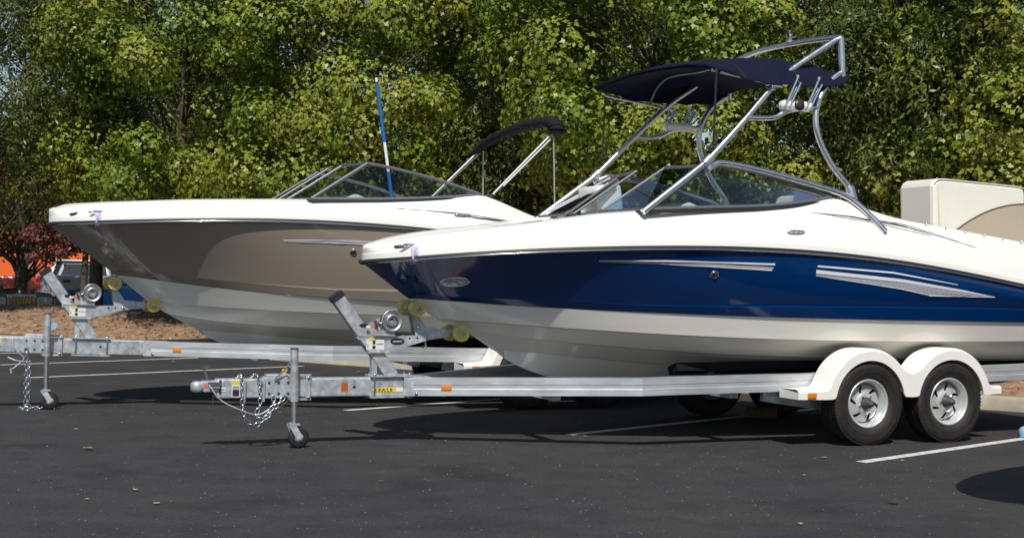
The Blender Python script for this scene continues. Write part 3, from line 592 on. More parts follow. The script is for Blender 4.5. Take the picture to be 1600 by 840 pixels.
# ------------------------------------------------------------------ trailers
RIMN = 40
def wheel_meshes():
    t = MB(); Rr, rr_, wd = .352, .195, .215
    prof = [(rr_, -.07), (rr_ + .012, -.088), (.26, -.105), (.31, -.108), (.335, -.098), (.348, -.083)]
    n = 64; pr_ = list(prof)
    for k, x in enumerate(np.linspace(-.075, .075, 13)):
        pr_.append((.352 - (.010 if k in (3, 6, 9) else 0) - .008 * (x / .08) ** 2, x))
    pr_ += [(r_, -h) for r_, h in reversed(prof)]
    t.lathe(pr_, (0, 0, 0), (0, 1, 0), n)
    for k in range(72):                     # fine sipes on the shoulders
        an = 2 * math.pi * k / 72; c, s = math.cos(an), math.sin(an)
        for sg in (-1, 1):
            Rm = Matrix(((c, 0, -s), (0, 1, 0), (s, 0, c))); t.box((c * .3415, sg * .080, s * .3415), (.012, .030, .021), Rm)
    for rz in (.262, .30):
        t.tube([(math.cos(x) * rz, -.1065, math.sin(x) * rz) for x in np.linspace(0, 2 * math.pi, 49)[:-1]], .0022, 4, closed=True)
    for k in range(9):                      # raised sidewall lettering strokes
        for base in (.6, 3.7):
            an = base + k * .085; c, s = math.cos(an), math.sin(an); Rm = Matrix(((c, 0, -s), (0, 1, 0), (s, 0, c)))
            t.box((c * .282, -.1075, s * .282), (.024 if k % 3 else .014, .004, .009), Rm)
    tm = t.mesh('tyre', M['tyre'])
    r = MB()
    r.lathe([(.205, -.085), (.202, -.093), (.190, -.090), (.182, -.07), (.172, -.055), (.168, -.01), (.165, .03), (.16, .07), (.18, .085)], (0, 0, 0), (0, 1, 0), 48)
    rad = [.168, .158, .148, .128, .108, .092, .082, .05]; hh = [.005, -.012, -.030, -.034, -.036, -.040, -.050, -.052]
    n = 60; vs = []; fs = []
    for i, (a_, h_) in enumerate(zip(rad, hh)):
        for k in range(n):
            an = 2 * math.pi * (k + (i * .9 if i >= 2 else 1.8)) / n; vs.append((math.cos(an) * a_, h_, math.sin(an) * a_))
    for i in range(len(rad) - 1):
        for k in range(n):
            if i in (2, 3, 4) and (k % 10) in (5, 6): continue
            fs.append((i * n + k, i * n + (k + 1) % n, (i + 1) * n + (k + 1) % n, (i + 1) * n + k))
    r.add(vs, fs, True)
    rm = r.mesh('rim', M['rim'])
    h = MB(); h.lathe([(.052, -.05), (.052, -.056), (.040, -.060), (.038, -.10), (.030, -.105), (.028, -.128), (.020, -.132), (.018, -.145), (.001, -.147)], (0, 0, 0), (0, 1, 0), 20)
    h.lathe([(.15, .012), (.15, .05), (.001, .05)], (0, 0, 0), (0, 1, 0), 24)
    hm = h.mesh('hub', M['dark_metal'])
    l_ = MB()
    for k in range(5):
        an = 2 * math.pi * k / 5 + .3; l_.lathe([(.010, -.048), (.010, -.066), (.006, -.070), (.001, -.071)], (math.cos(an) * .066, 0, math.sin(an) * .066), (0, 1, 0), 6, smooth=False)
    lm = l_.mesh('lug_nuts', M['steel'])
    return tm, rm, hm, lm
WM = wheel_meshes()
def add_wheel(root, a, b, s, rot):
    wh = empty('wheel', (a, b, .350), 0, root); wh.rotation_euler = (0, rot, 0 if s < 0 else math.pi)
    for nm, me in zip(('tyre', 'rim', 'hub', 'lug_nuts'), WM):
        o = bpy.data.objects.new(nm, me); COL.objects.link(o); o.parent = wh
        if nm == 'lug_nuts': o['kind'] = 'stuff'
def chain(root, pts, name='safety_chain', size=.026):
    P = smooth_path(pts, 10); L_ = [0]
    for i in range(1, len(P)): L_.append(L_[-1] + (P[i] - P[i - 1]).length)
    n = int(L_[-1] / (size * 1.55)); m = MB(root_xf)
    for k in range(n):
        x = (k + .5) / n * L_[-1]; at_ = lambda x: Vector([float(np.interp(x, L_, [p[j] for p in P])) for j in range(3)])
        c = at_(x); t = (at_(min(x + .01, L_[-1])) - at_(max(x - .01, 0))).normalized(); up = Vector((0, 1, 0)) if k % 2 else Vector((1, .2, .1))
        u = (up - t * up.dot(t)).normalized()
        if k % 2 == 0: u = t.cross(Vector((0, 1, 0))).normalized() if abs(t.y) < .9 else u
        m.tube([c + t * (math.cos(v) * size) + u * (math.sin(v) * size * .62) for v in np.linspace(0, 2 * math.pi, 11)[:-1]], .0055, 5, closed=True)
    return m.build(name, M['steel'], root)
root_xf = None
def roller(root, c, r=.066, wdt=.07):
    m = MB(root_xf); c = Vector(c)
    prof = [(.018, -wdt / 2 + .006), (r * .80, -wdt / 2 + .004), (r * .84, -wdt / 2), (r * .97, -wdt / 2), (r, -wdt / 2 + .008), (r * .93, 0), (r, wdt / 2 - .008), (r * .97, wdt / 2), (.018, wdt / 2)]
    m.lathe(prof, c, (0, 1, 0), 32)
    for k in range(12):
        an = 2 * math.pi * k / 12; d_ = Vector((math.cos(an), 0, math.sin(an))); m.bar(c + d_ * .02 + Vector((0, -wdt / 2, 0)), c + d_ * r * .86 + Vector((0, -wdt / 2, 0)), .008, .009, (0, 1, 0))
    o = m.build('keel_roller', M['yellow_roller'], root)
    h = MB(root_xf); h.lathe([(.018, 0), (.018, .008), (.010, .012), (.001, .013)], c + Vector((0, -wdt / 2 - .001, 0)), (0, -1, 0), 14); h.lathe([(.030, -.004), (.030, .002), (.001, .003)], c + Vector((0, -wdt / 2 - .001, 0)), (0, -1, 0), 14); h.build('roller_pin', M['galv'], o)
def make_trailer(A, pitch, dw, label, far):
    global root_xf
    root = empty('boat_trailer', (A[0], A[1], 0), TH); tag(root, label, 'trailer', 'tandem axle boat trailers')
    cp, sp = math.cos(pitch), math.sin(pitch)
    X = lambda p: (p[0] * cp + p[2] * sp, p[1], -p[0] * sp + p[2] * cp); root_xf = X
    G, AL = M['galv'], M['alu_rail']
    def part(nm, m_, fn, par=None, bev=0.0):
        m = MB(X); fn(m); return m.build(nm, m_, par or root, bev)
    tz = lambda a: .455 + .004 * (a + 4)
    part('tongue_beam', G, lambda m: m.bar((-5.60, 0, .460), (-3.85, 0, .455), .11, .15), bev=.012)
    def rail(s):
        pts = [(-4.02, -.105 * s, .457), (-2.42, -.985 * s, .500), (-2.2, -1.0 * s, .505), (-.98, -1.0 * s, .515), (1.55, -1.0 * s, .575), (2.35, -1.0 * s, .592)]
        m = MB(X); rows = []; hz, wz, lip = .071, .04, .012
        for i, p in enumerate(pts):
            d = Vector(pts[min(i + 1, len(pts) - 1)]) - Vector(pts[max(i - 1, 0)]); n = Vector((-d.y, d.x, 0)).normalized()
            if n.y < 0: n = -n
            sec = [(-wz, -hz), (-wz, -.02), (-wz + .004, -.015), (-wz + .004, .012), (-wz, .017), (-wz, hz), (wz, hz), (wz, -hz), (-wz, -hz)]
            rows.append([Vector(p) + n * u + Vector((0, 0, v)) for u, v in sec])
        m.patch(rows, False); m.build('frame_rail', AL, root)
    rail(1); rail(-1)
    for s in (1, -1):
        part('joint_plate', G, lambda m: m.bar((-4.10, -.085 * s, .456), (-3.80, -.255 * s, .461), .012, .15))
        part('joint_bolt', M['steel'], lambda m: [m.lathe([(.013, 0), (.013, .01), (.001, .012)], (-4.02 + k * .07, -.105 * s - k * .035 * s - .046 * s, .405), (-.4, -.9 * s, 0), 6) for k in (0,)])
    for a, z in ((-3.0, .43), (-1.55, .45), (1.15, .49), (2.25, .51)):
        part('cross_member', G, lambda m: m.bar((a, -.97 if a > -2.5 else -.62, z - .02), (a, .97 if a > -2.5 else .62, z - .02), .08, .08))
    # bunks on brackets
    for s in (1, -1):
        part('bunk', M['carpet'], lambda m: m.bar((-1.95, -.66 * s, .615), (2.2, -.66 * s, .628), .15, .07, (0, .33 * s, 1)))
        for a in (-1.6, -.2, 1.1, 2.0): part('bunk_bracket', M['dark_metal'], lambda m: m.bar((a, -.66 * s, .42), (a, -.66 * s, .60), .06, .06, (1, 0, 0)))
    # coupler
    part('coupler', G, lambda m: (m.box((-5.62, 0, .478), (.16, .115, .085)), m.lathe([(.001, -.045), (.04, -.04), (.05, -.015), (.05, .02), (.035, .04), (.001, .045)], (-5.74, 0, .475), (0, 0, 1), 16), m.box((-5.70, 0, .49), (.08, .07, .05))), bev=.008)
    part('coupler_latch', M['steel'], lambda m: (m.bar((-5.66, -.02, .52), (-5.70, -.02, .625), .02, .012, (0, 1, 0)), m.bar((-5.70, -.02, .62), (-5.66, -.02, .628), .02, .012, (0, 1, 0)), m.box((-5.62, -.055, .50), (.10, .03, .03)), m.tube([(-5.66, -.065, .47), (-5.58, -.07, .47)], .012, 8)))
    part('coupler_sticker', M['label_orange'], lambda m: m.box((-5.675, -.0595, .485), (.05, .002, .025)))
    def lbl(nm, a, b, z, w_, h_, bars, ytop=0):
        o = part(nm, M['label_white'], lambda m: m.box((a, b, z), (w_, .002, h_)))
        if ytop: part('label_header', M['label_yellow'], lambda m: m.box((a, b - .0015, z + h_ / 2 - ytop / 2), (w_, .002, ytop)), o)
        part('label_print', M['label_black'], lambda m: [m.box((a + x * w_, b - .0018, z + y * h_), (bw * w_, .002, bh * h_)) for x, y, bw, bh in bars], o)
    lbl('warning_label', -5.455, -.0565, .458, .062, .125, [(0, -.25, .82, .38), (0, .08, .8, .03), (0, .14, .8, .03), (0, -.02, .8, .03)], .028)
    lbl('small_label', -5.56, -.0585, .455, .05, .032, [(.1, 0, .5, .2)])
    part('strap_band', M['label_black'], lambda m: m.box((-5.575, 0, .475), (.018, .124, .105)))
    part('actuator_housing', G, lambda m: (m.box((-5.13, 0, .463), (.20, .128, .165)), m.box((-5.12, -.0, .556), (.18, .10, .018))), bev=.006)
    part('housing_bolt', M['dark_metal'], lambda m: [m.lathe([(.010, 0), (.010, .008), (.001, .01)], (-5.2 + .075 * i, -.064, .42 + .085 * j), (0, -1, 0), 8) for i in (0, 1, 2) for j in (0, 1)])
    if not far: part('filler_cap', M['label_yellow'], lambda m: m.lathe([(.001, .03), (.022, .028), (.024, .012), (.016, .010), (.016, -.005)], (-5.06, 0, .572), (0, 0, 1), 12))
    # tongue jack
    jk = empty('tongue_jack', (0, 0, 0), 0, root); ja = -5.01
    foot = X((ja, -.14, .46)); zt = .16
    part('jack_tube', G, lambda m: m.tube([(ja - .005, -.135, .36), (ja - .012, -.135, .765)], .031, 16), jk)
    part('jack_cap', M['dark_metal'], lambda m: m.lathe([(.033, 0), (.033, .012), (.001, .014)], (ja - .012, -.135, .762), (0, 0, 1), 16), jk)
    m = MB(); q = X((ja - .005, -.135, .38)); m.tube([(q[0], q[1], .15), q], .023, 14); m.build('jack_inner_tube', M['alu_tube'], jk)
    part('jack_bracket', G, lambda m: (m.box((ja, -.071, .463), (.062, .03, .20)), m.box((ja + .12, -.066, .463), (.040, .022, .19)), m.box((ja + .05, -.068, .556), (.19, .016, .018)), m.box((ja + .05, -.068, .368), (.19, .016, .018))), jk, bev=.004)
    part('bracket_bolt', M['steel'], lambda m: [m.lathe([(.011, 0), (.011, .012), (.001, .014)], (ja + x, -.086 if x < .05 else -.077, .385 + .155 * j), (0, -1, 0), 6) for x in (-.02, .02, .12) for j in (0, 1)], jk)
    m = MB(); wx = q[0] + .035
    m.bar((q[0] - .03, -.175, .19), (wx + .005, -.178, .075), .006, .05, (1, 0, .3)); m.bar((q[0] - .03, -.095, .19), (wx + .005, -.092, .075), .006, .05, (1, 0, .3)); m.box((q[0], -.135, .185), (.075, .09, .012)); m.tube([(wx, -.19, .082), (wx, -.08, .082)], .012, 8); m.build('caster_fork', G, jk)
    m = MB(); m.lathe([(.03, -.028), (.062, -.03), (.074, -.026), (.081, -.014), (.082, 0), (.081, .014), (.074, .026), (.062, .03), (.03, .028)], (wx, -.135, .082), (0, 1, 0), 28); cw = m.build('caster_wheel', M['black_rubber'], jk)
    m = MB(); m.lathe([(.034, -.029), (.030, -.034), (.015, -.036), (.001, -.036)], (wx, -.135, .082), (0, 1, 0), 16); m.build('caster_hub', G, cw)
    # winch stand, moved forward on the longer boat
    ws = empty('winch_stand', (0, 0, 0), 0, root)
    D = lambda p: (p[0] + dw, p[1], p[2])
    def wpart(nm, m_, fn, par=None, bev=0.0):
        m = MB(lambda p: X(D(p))); fn(m); return m.build(nm, m_, par or ws, bev)
    wpart('winch_post', G, lambda m: m.bar((-4.655, 0, 1.175), (-4.175, 0, .53), .078, .105, (1, 0, .7)), bev=.008)
    wpart('post_cap', M['black_rubber'], lambda m: m.bar((-4.667, 0, 1.192), (-4.638, 0, 1.152), .083, .11, (1, 0, .7)))
    wpart('post_brace', G, lambda m: m.bar((-4.335, 0, .54), (-4.335, 0, .76), .05, .045, (1, 0, 0)))
    wpart('base_plate', G, lambda m: (m.box((-4.20, 0, .541), (.36, .16, .014)), m.box((-4.20, 0, .374), (.36, .16, .012))))
    wpart('u_bolt', M['steel'], lambda m: [(m.tube([(x, -.068, .36), (x, -.068, .57)], .008, 8), m.tube([(x, .068, .36), (x, .068, .57)], .008, 8), m.lathe([(.016, 0), (.016, .014), (.001, .015)], (x, -.068, .55), (0, 0, 1), 6)) for x in (-4.345, -4.05)])
    wpart('post_slot', M['label_black'], lambda m: m.prism([(.035 * math.cos(t), .017 * math.sin(t)) for t in np.linspace(0, 6.283, 15)[:-1]], (-4.435, -.0415, .945), (1, 0, .0), (0, 0, 1), (0, .002, 0)))
    wpart('side_plate', G, lambda m: [m.prism([(-4.48, .852), (-4.20, .858), (-3.955, .868), (-3.90, .825), (-4.22, .735), (-4.39, .735)], (0, s * .047 - (.006 if s < 0 else 0), 0), (1, 0, 0), (0, 0, 1), (0, .006, 0)) for s in (-1, 1)])
    wpart('plate_flange', G, lambda m: (m.tube([(-4.475, -.05, .845), (-4.475, .05, .845)], .013, 8), m.box((-4.31, -.055, .732), (.19, .02, .012)), m.box((-4.35, -.0, .863), (.26, .11, .010))))
    def wl(nm, a, b, z, w_, h_, bars, ytop=0):
        o = wpart(nm, M['label_white'], lambda m: m.box((a, b, z), (w_, .002, h_)))
        if ytop: wpart('label_header', M['label_yellow'], lambda m: m.box((a - w_ * .18, b - .0015, z + h_ / 2), (w_ * .4, .002, ytop)), o)
        wpart('label_print', M['label_black'], lambda m: [m.box((a + x * w_, b - .0018, z + y * h_), (bw * w_, .002, bh * h_)) for x, y, bw, bh in bars], o)
    wl('capacity_label', -4.34, -.055, .793, .15, .085, [(-.08, .22, .15, .36), (-.08, -.25, .17, .3), (.25, .06, .42, .05), (-.42, -.1, .03, .3)], .02)
    if not far:
        o = wpart('oval_badge', M['label_black'], lambda m: m.prism([(.060 * math.cos(t), .028 * math.sin(t)) for t in np.linspace(0, 6.283, 25)[:-1]], (-4.155, -.0555, .818), (1, 0, 0), (0, 0, 1), (0, .002, 0)))
        wpart('badge_print', M['stripe_silver'], lambda m: (m.box((-4.155, -.0565, .818), (.075, .002, .010)), m.prism([(.053 * math.cos(t), .0235 * math.sin(t)) for t in np.linspace(0, 6.283, 25)[:-1]] , (-4.155, -.0558, .818), (1, 0, 0), (0, 0, 1), (0, .0012, 0))) if False else m.box((-4.155, -.0565, .818), (.075, .002, .010)), o)
    wn = empty('winch', (0, 0, 0), 0, ws)
    def npart(nm, m_, fn):
        m = MB(lambda p: X(D(p))); fn(m); return m.build(nm, m_, wn)
    npart('winch_housing', G, lambda m: (m.prism([(-.115, -.09), (.06, -.09), (.06, .035), (-.03, .045), (-.115, .0)], (-4.245, -.078, .955), (1, 0, 0), (0, 0, 1), (0, .006, 0)), m.prism([(-.115, -.09), (.06, -.09), (.06, .035), (-.03, .045), (-.115, .0)], (-4.245, .072, .955), (1, 0, 0), (0, 0, 1), (0, .006, 0)), m.box((-4.27, 0, .868), (.17, .16, .008))))
    npart('winch_gear', M['galv_bright'], lambda m: (m.lathe([(.02, .0), (.075, .0), (.080, -.006), (.088, -.006), (.088, .010), (.075, .012), (.02, .012), ], (-4.215, -.092, .985), (0, 1, 0), 36), m.lathe([(.04, -.014), (.052, -.012), (.052, 0), (.03, 0)], (-4.215, -.092, .985), (0, 1, 0), 24)))
    npart('winch_drum', M['dark_metal'], lambda m: m.lathe([(.001, -.07), (.045, -.07), (.045, .07), (.001, .07)], (-4.215, 0, .985), (0, 1, 0), 20))
    npart('winch_pinion', M['steel'], lambda m: (m.lathe([(.001, -.03), (.012, -.028), (.014, 0), (.024, 0), (.024, .02)], (-4.31, -.085, .965), (0, 1, 0), 14), m.tube([(-4.36, -.10, .985), (-4.345, -.09, .94)], .014, 8), m.lathe([(.001, -.012), (.012, -.01), (.012, 0)], (-4.255, -.08, .905), (0, 1, 0), 8)))
    npart('handle_grip', M['label_orange'], lambda m: m.bar((-4.39, -.075, .935), (-4.33, -.075, .932), .012, .022))
    npart('handle_arm', M['label_white'], lambda m: m.bar((-4.425, -.073, .936), (-4.39, -.074, .935), .010, .018))
    npart('winch_strap', mat('grey_webbing', (.35, .37, .40), .7), lambda m: m.bar((-4.215, 0, 1.03), (-4.02, 0, 1.035) if not far else (-3.95, 0, 1.03), .05, .006))
    # roller arm
    wpart('roller_arm', G, lambda m: [m.prism([(-4.035, 1.05), (-3.99, 1.05), (-3.90, .925), (-3.66, .905), (-3.64, .862), (-3.93, .822), (-3.99, .835)], (0, b_, 0), (1, 0, 0), (0, 0, 1), (0, .006, 0)) for b_ in (-.042, .036)])
    wpart('arm_bolt', M['steel'], lambda m: [m.lathe([(.014, 0), (.014, .01), (.001, .012)], (x, -.043, z), (0, -1, 0), 8) for x, z in ((-3.91, .845), (-3.975, .93))])
    wpart('arm_hole', M['label_black'], lambda m: [m.lathe([(.009, 0), (.001, .001)], (x, -.0535, z), (0, -1, 0), 10) for x, z in ((-4.05, .842), (-3.985, .845))])
    wpart('safety_hook', M['steel'], lambda m: m.tube(smooth_path([(-3.91, -.03, .82), (-3.90, -.03, .775), (-3.915, -.03, .755), (-3.93, -.03, .775)], 4), .008, 6))
    root_save = root_xf; root_xf = lambda p: X(D(p))
    for c in ((-4.01, -.105, 1.085), (-4.03, .105, 1.085), (-3.625, -.105, .882), (-3.645, .105, .882)): roller(ws, c)
    wpart('roller_axle', G, lambda m: (m.tube([(-4.02, -.15, 1.085), (-4.02, .15, 1.085)], .010, 8), m.tube([(-3.635, -.15, .882), (-3.635, .15, .882)], .010, 8)))
    root_xf = root_save
    # markers
    for s in (1, -1):
        part('reflector', M['reflector'], lambda m: m.bar((-3.965, -.148 * s - .012 * s, .468), (-3.915, -.176 * s - .012 * s, .469), .004, .07))
        part('side_marker', M['amber'], lambda m: m.bar((-3.845, -.235 * s - .014 * s, .455), (-3.77, -.276 * s - .014 * s, .457), .016, .038), bev=.004)
    if not far: part('reflector', M['reflector'], lambda m: m.box((-4.59, -.0565, .458), (.055, .003, .07)))
    part('tongue_hole', M['label_black'], lambda m: m.lathe([(.012, 0), (.001, .001)], (-4.51, -.0565, .458), (0, -1, 0), 12))
    if not far: part('caution_label', M['label_yellow'], lambda m: m.prism([(-4.36, .43), (-4.34, .448), (-4.10, .448), (-4.10, .412), (-4.34, .412)], (0, -.0575, 0), (1, 0, 0), (0, 0, 1), (0, .002, 0)))
    if not far: part('caution_print', M['label_black'], lambda m: [m.box((-4.33 + k * .032, -.0588, .434), (.018 if k % 3 else .008, .002, .010)) for k in range(5)] + [m.box((-4.33 + k * .026, -.0588, .419), (.016, .002, .005)) for k in range(6)])
    if not far: part('caution_panel', M['label_white'], lambda m: m.box((-4.13, -.0583, .43), (.06, .002, .034)))
    # wiring and chains
    if not far:
        part('brake_cable', M['galv'], lambda m: m.tube(smooth_path([(-5.66, -.07, .49), (-5.58, -.10, .38), (-5.45, -.11, .31), (-5.3, -.1, .26), (-5.2, -.09, .30)], 6), .006, 6))
        part('breakaway_pin', M['dark_metal'], lambda m: (m.tube([(-5.63, -.06, .43), (-5.63, -.06, .23)], .003, 5), m.tube([(-5.635, -.06, .245), (-5.625, -.06, .215)], .009, 6)))
        part('jack_cable', M['steel'], lambda m: m.tube(smooth_path([(-5.03, -.12, .70), (-5.07, -.10, .62), (-5.12, -.09, .57), (-5.16, -.08, .53)], 5), .007, 6))
        chain(root, [(-5.42, .07, .52), (-5.42, .0, .555), (-5.415, -.075, .55), (-5.41, -.085, .42), (-5.405, -.085, .32), (-5.38, -.085, .22), (-5.30, -.085, .18), (-5.22, -.085, .24), (-5.17, -.08, .33), (-5.165, -.07, .40)])
        chain(root, [(-5.31, .06, .52), (-5.31, .0, .557), (-5.29, -.075, .552), (-5.27, -.085, .45), (-5.275, -.09, .34), (-5.30, -.09, .25), (-5.24, -.095, .22), (-5.19, -.09, .28), (-5.14, -.09, .33), (-5.08, -.075, .39)])
        part('chain_clip', M['galv'], lambda m: m.bar((-5.395, -.085, .54), (-5.395, -.085, .36), .008, .016, (1, 0, 0)))
        part('chain_clip', M['galv'], lambda m: m.bar((-5.245, -.085, .54), (-5.245, -.085, .36), .008, .016, (1, 0, 0)))
        part('wire_loop', M['dark_metal'], lambda m: m.tube(smooth_path([(-5.08, -.075, .40), (-5.05, -.085, .37), (-5.12, -.09, .31), (-5.17, -.09, .28)], 5), .006, 6))
    else:
        root_xf_save = root_xf; root_xf = None
        x0 = X((-5.20, -.09, .40))
        chain(root, [(x0[0], -.09, x0[2] + .04), (x0[0] + .005, -.09, .40), (x0[0], -.095, .2), (x0[0] - .005, -.10, .03), (x0[0] - .05, -.10, .012), (x0[0] + .02, -.13, .013), (x0[0] + .08, -.11, .014), (x0[0] + .14, -.14, .013), (x0[0] + .22, -.12, .013), (x0[0] + .26, -.15, .013)])
        chain(root, [(x0[0] + .035, -.08, x0[2] - .1), (x0[0] + .03, -.085, .3), (x0[0] + .03, -.085, .05), (x0[0] + .09, -.10, .013), (x0[0] + .17, -.11, .013)])
        root_xf = root_xf_save
        part('breakaway_wire', M['galv'], lambda m: (m.tube(smooth_path([(-5.33, -.07, .52), (-5.30, -.09, .42), (-5.22, -.1, .34), (-5.26, -.1, .28), (-5.33, -.1, .22)], 6), .005, 6), m.tube(smooth_path([(-5.36, -.07, .34), (-5.28, -.1, .31), (-5.18, -.1, .30)], 5), .006, 6), m.tube([(-5.33, -.1, .24), (-5.325, -.1, .19)], .012, 6)))
        part('jack_ribbon', M['bluebag'], lambda m: m.prism([(-4.99, .65), (-4.975, .69), (-4.94, .685), (-4.93, .66), (-4.945, .625), (-4.985, .615)], (0, -.15, 0), (1, 0, 0), (0, 0, 1), (0, .012, 0)))
    # axles, arms, fenders, wheels
    for a in (-.43, .43):
        part('axle', M['dark_metal'], lambda m: m.bar((a, -1.02, .35), (a, 1.02, .35), .07, .07))
    for s in (1, -1):
        part('suspension_arm', M['galv'], lambda m: (m.bar((-1.25, -.93 * s, .40), (-.55, -.98 * s, .30), .05, .085), m.bar((-.55, -.98 * s, .30), (.55, -.98 * s, .36), .05, .06), m.bar((.55, -.98 * s, .30), (1.2, -.96 * s, .44), .05, .08)))
        for a in (-.43, .43): add_wheel(root, a, -1.195 * s, -s, random.uniform(0, 6))
        fd = MB()
        # fender: two arches over the wheels with flat ends
        prof_ = []; rf = .425; z0 = .385
        def arch(ca, t0, t1, n=12): return [(ca + rf * math.cos(R(t)), z0 + rf * math.sin(R(t))) for t in np.linspace(t0, t1, n)]
        def arch_i(ca, t0, t1, ri_, n=12): return [(ca + ri_ * math.cos(R(t)), z0 - .03 + ri_ * math.sin(R(t))) for t in np.linspace(t0, t1, n)]
        tmid = math.degrees(math.acos(.43 / rf * .985))
        up_ = [(-1.16, .478), (-.98, .478), (-.86, .486)] + arch(-.43, 160, tmid + 34, 24) + [(0, z0 + .225)] + arch(.43, 146 - tmid, 20, 24) + [(.86, .486), (.98, .478)]
        ri_ = .356
        dn_ = [(-1.16, .40), (-.90, .395), (-.825, .395)] + arch_i(-.43, 172, 8, ri_, 24) + [(0, .40)] + arch_i(.43, 172, 8, ri_, 24) + [(.83, .405), (.98, .415)]
        def mk(b0, b1):
            pass
        bo, bi = -1.318 * s, -1.055 * s
        rows = [[(a, bi, z) for a, z in up_], [(a, bi + (bo - bi) * .88, z + .002) for a, z in up_], [(a, bo + .008 * s, z - .008) for a, z in up_], [(a, bo, z - .022) for a, z in up_]]
        fd.patch(list(map(list, zip(*rows))), True)
        U = [(a, bo, z - .022) for a, z in up_]
        # outer crescent: match by arclength parameter
        def resamp(pl, n):
            L_ = [0]
            for i in range(1, len(pl)): L_.append(L_[-1] + math.hypot(pl[i][0] - pl[i - 1][0], pl[i][1] - pl[i - 1][1]))
            return [(float(np.interp(k / n * L_[-1], L_, [p[0] for p in pl])), float(np.interp(k / n * L_[-1], L_, [p[1] for p in pl]))) for k in range(n + 1)]
        half_u = resamp(up_[:3 + 24 + 1], 44) + resamp(up_[27:], 44)[1:]; half_d = resamp(dn_[:3 + 24 + 1], 44) + resamp(dn_[27:], 44)[1:]
        fd.patch([[(u_[0], bo, u_[1] - .022), (d_[0], bo, d_[1])] for u_, d_ in zip(half_u, half_d)], True)
        fd.patch([[(d_[0], bo, d_[1]), (d_[0], bo + .02 * s, d_[1] + .004)] for d_ in half_d], False)
        fd.patch([[(u_[0], bi, u_[1]), (d_[0], bi, d_[1])] for u_, d_ in zip(half_u, half_d)], True)
        fd.add([(-1.16, bi, .478), (-1.16, bo, .456), (-1.16, bo, .40), (-1.16, bi, .40)], [(0, 1, 2, 3)]); fd.add([(.98, bi, .478), (.98, bo, .456), (.98, bo, .415), (.98, bi, .415)], [(0, 1, 2, 3)])
        fo = fd.build('fender', M['fender'], root)
        m = MB(); m.box((-1.03, bo - .006 * s, .432), (.085, .018, .042)); m.build('fender_marker', M['amber'], fo, .004)
        m = MB(); m.box((.985, bo + .03 * s, .44), (.018, .05, .035)); m.build('rear_marker', M['red_lens'], fo, .004)
    root_xf = None
    return root
make_trailer(NEAR, 0.0, 0.0, 'galvanised tandem trailer carrying the blue boat, white fenders in full view', False)
make_trailer(FAR, .030, -.40, 'galvanised tandem trailer carrying the taupe boat, its tongue jacked high', True)

# ------------------------------------------------------------------ trees
MAPLE = np.array([(0, -.5), (.52, -.12), (.20, .08), (0, .56), (-.20, .08), (-.52, -.12)])
KITE = np.array([(0, -.5), (.17, 0), (0, .5), (-.17, 0)])
OVAL = np.array([(0, -.5), (.30, -.1), (.22, .3), (0, .5), (-.22, .3), (-.30, -.1)])
def leaf_mesh(name, pos, nrm, size, colr, tmpl, m_):
    n, k = len(pos), len(tmpl)
    nrm = nrm / np.linalg.norm(nrm, axis=1, keepdims=True)
    rv = rng.normal(size=(n, 3)); rv[:, 2] -= .5; x = np.cross(nrm, rv); x /= np.linalg.norm(x, axis=1, keepdims=True) + 1e-9; y = np.cross(x, nrm)
    fold = rng.uniform(-.1, .45, n)
    V = pos[:, None, :] + size[:, None, None] * (x[:, None, :] * tmpl[None, :, 0, None] + y[:, None, :] * tmpl[None, :, 1, None] - nrm[:, None, :] * (np.abs(tmpl[None, :, 0, None]) + .35 * tmpl[None, :, 1, None] ** 2) * fold[:, None, None])
    me = bpy.data.meshes.new(name); me.vertices.add(n * k); me.vertices.foreach_set('co', V.reshape(-1).astype(np.float32))
    me.loops.add(n * k); me.loops.foreach_set('vertex_index', np.arange(n * k, dtype=np.int32))
    me.polygons.add(n); me.polygons.foreach_set('loop_start', np.arange(0, n * k, k, dtype=np.int32)); me.polygons.foreach_set('loop_total', np.full(n, k, dtype=np.int32))
    me.materials.append(m_); me.update(calc_edges=True)
    at = me.color_attributes.new('leaf_colour', 'FLOAT_COLOR', 'POINT')
    c4 = np.ones((n, k, 4), np.float32); c4[:, :, :3] = colr[:, None, :]; at.data.foreach_set('color', c4.reshape(-1))
    return me
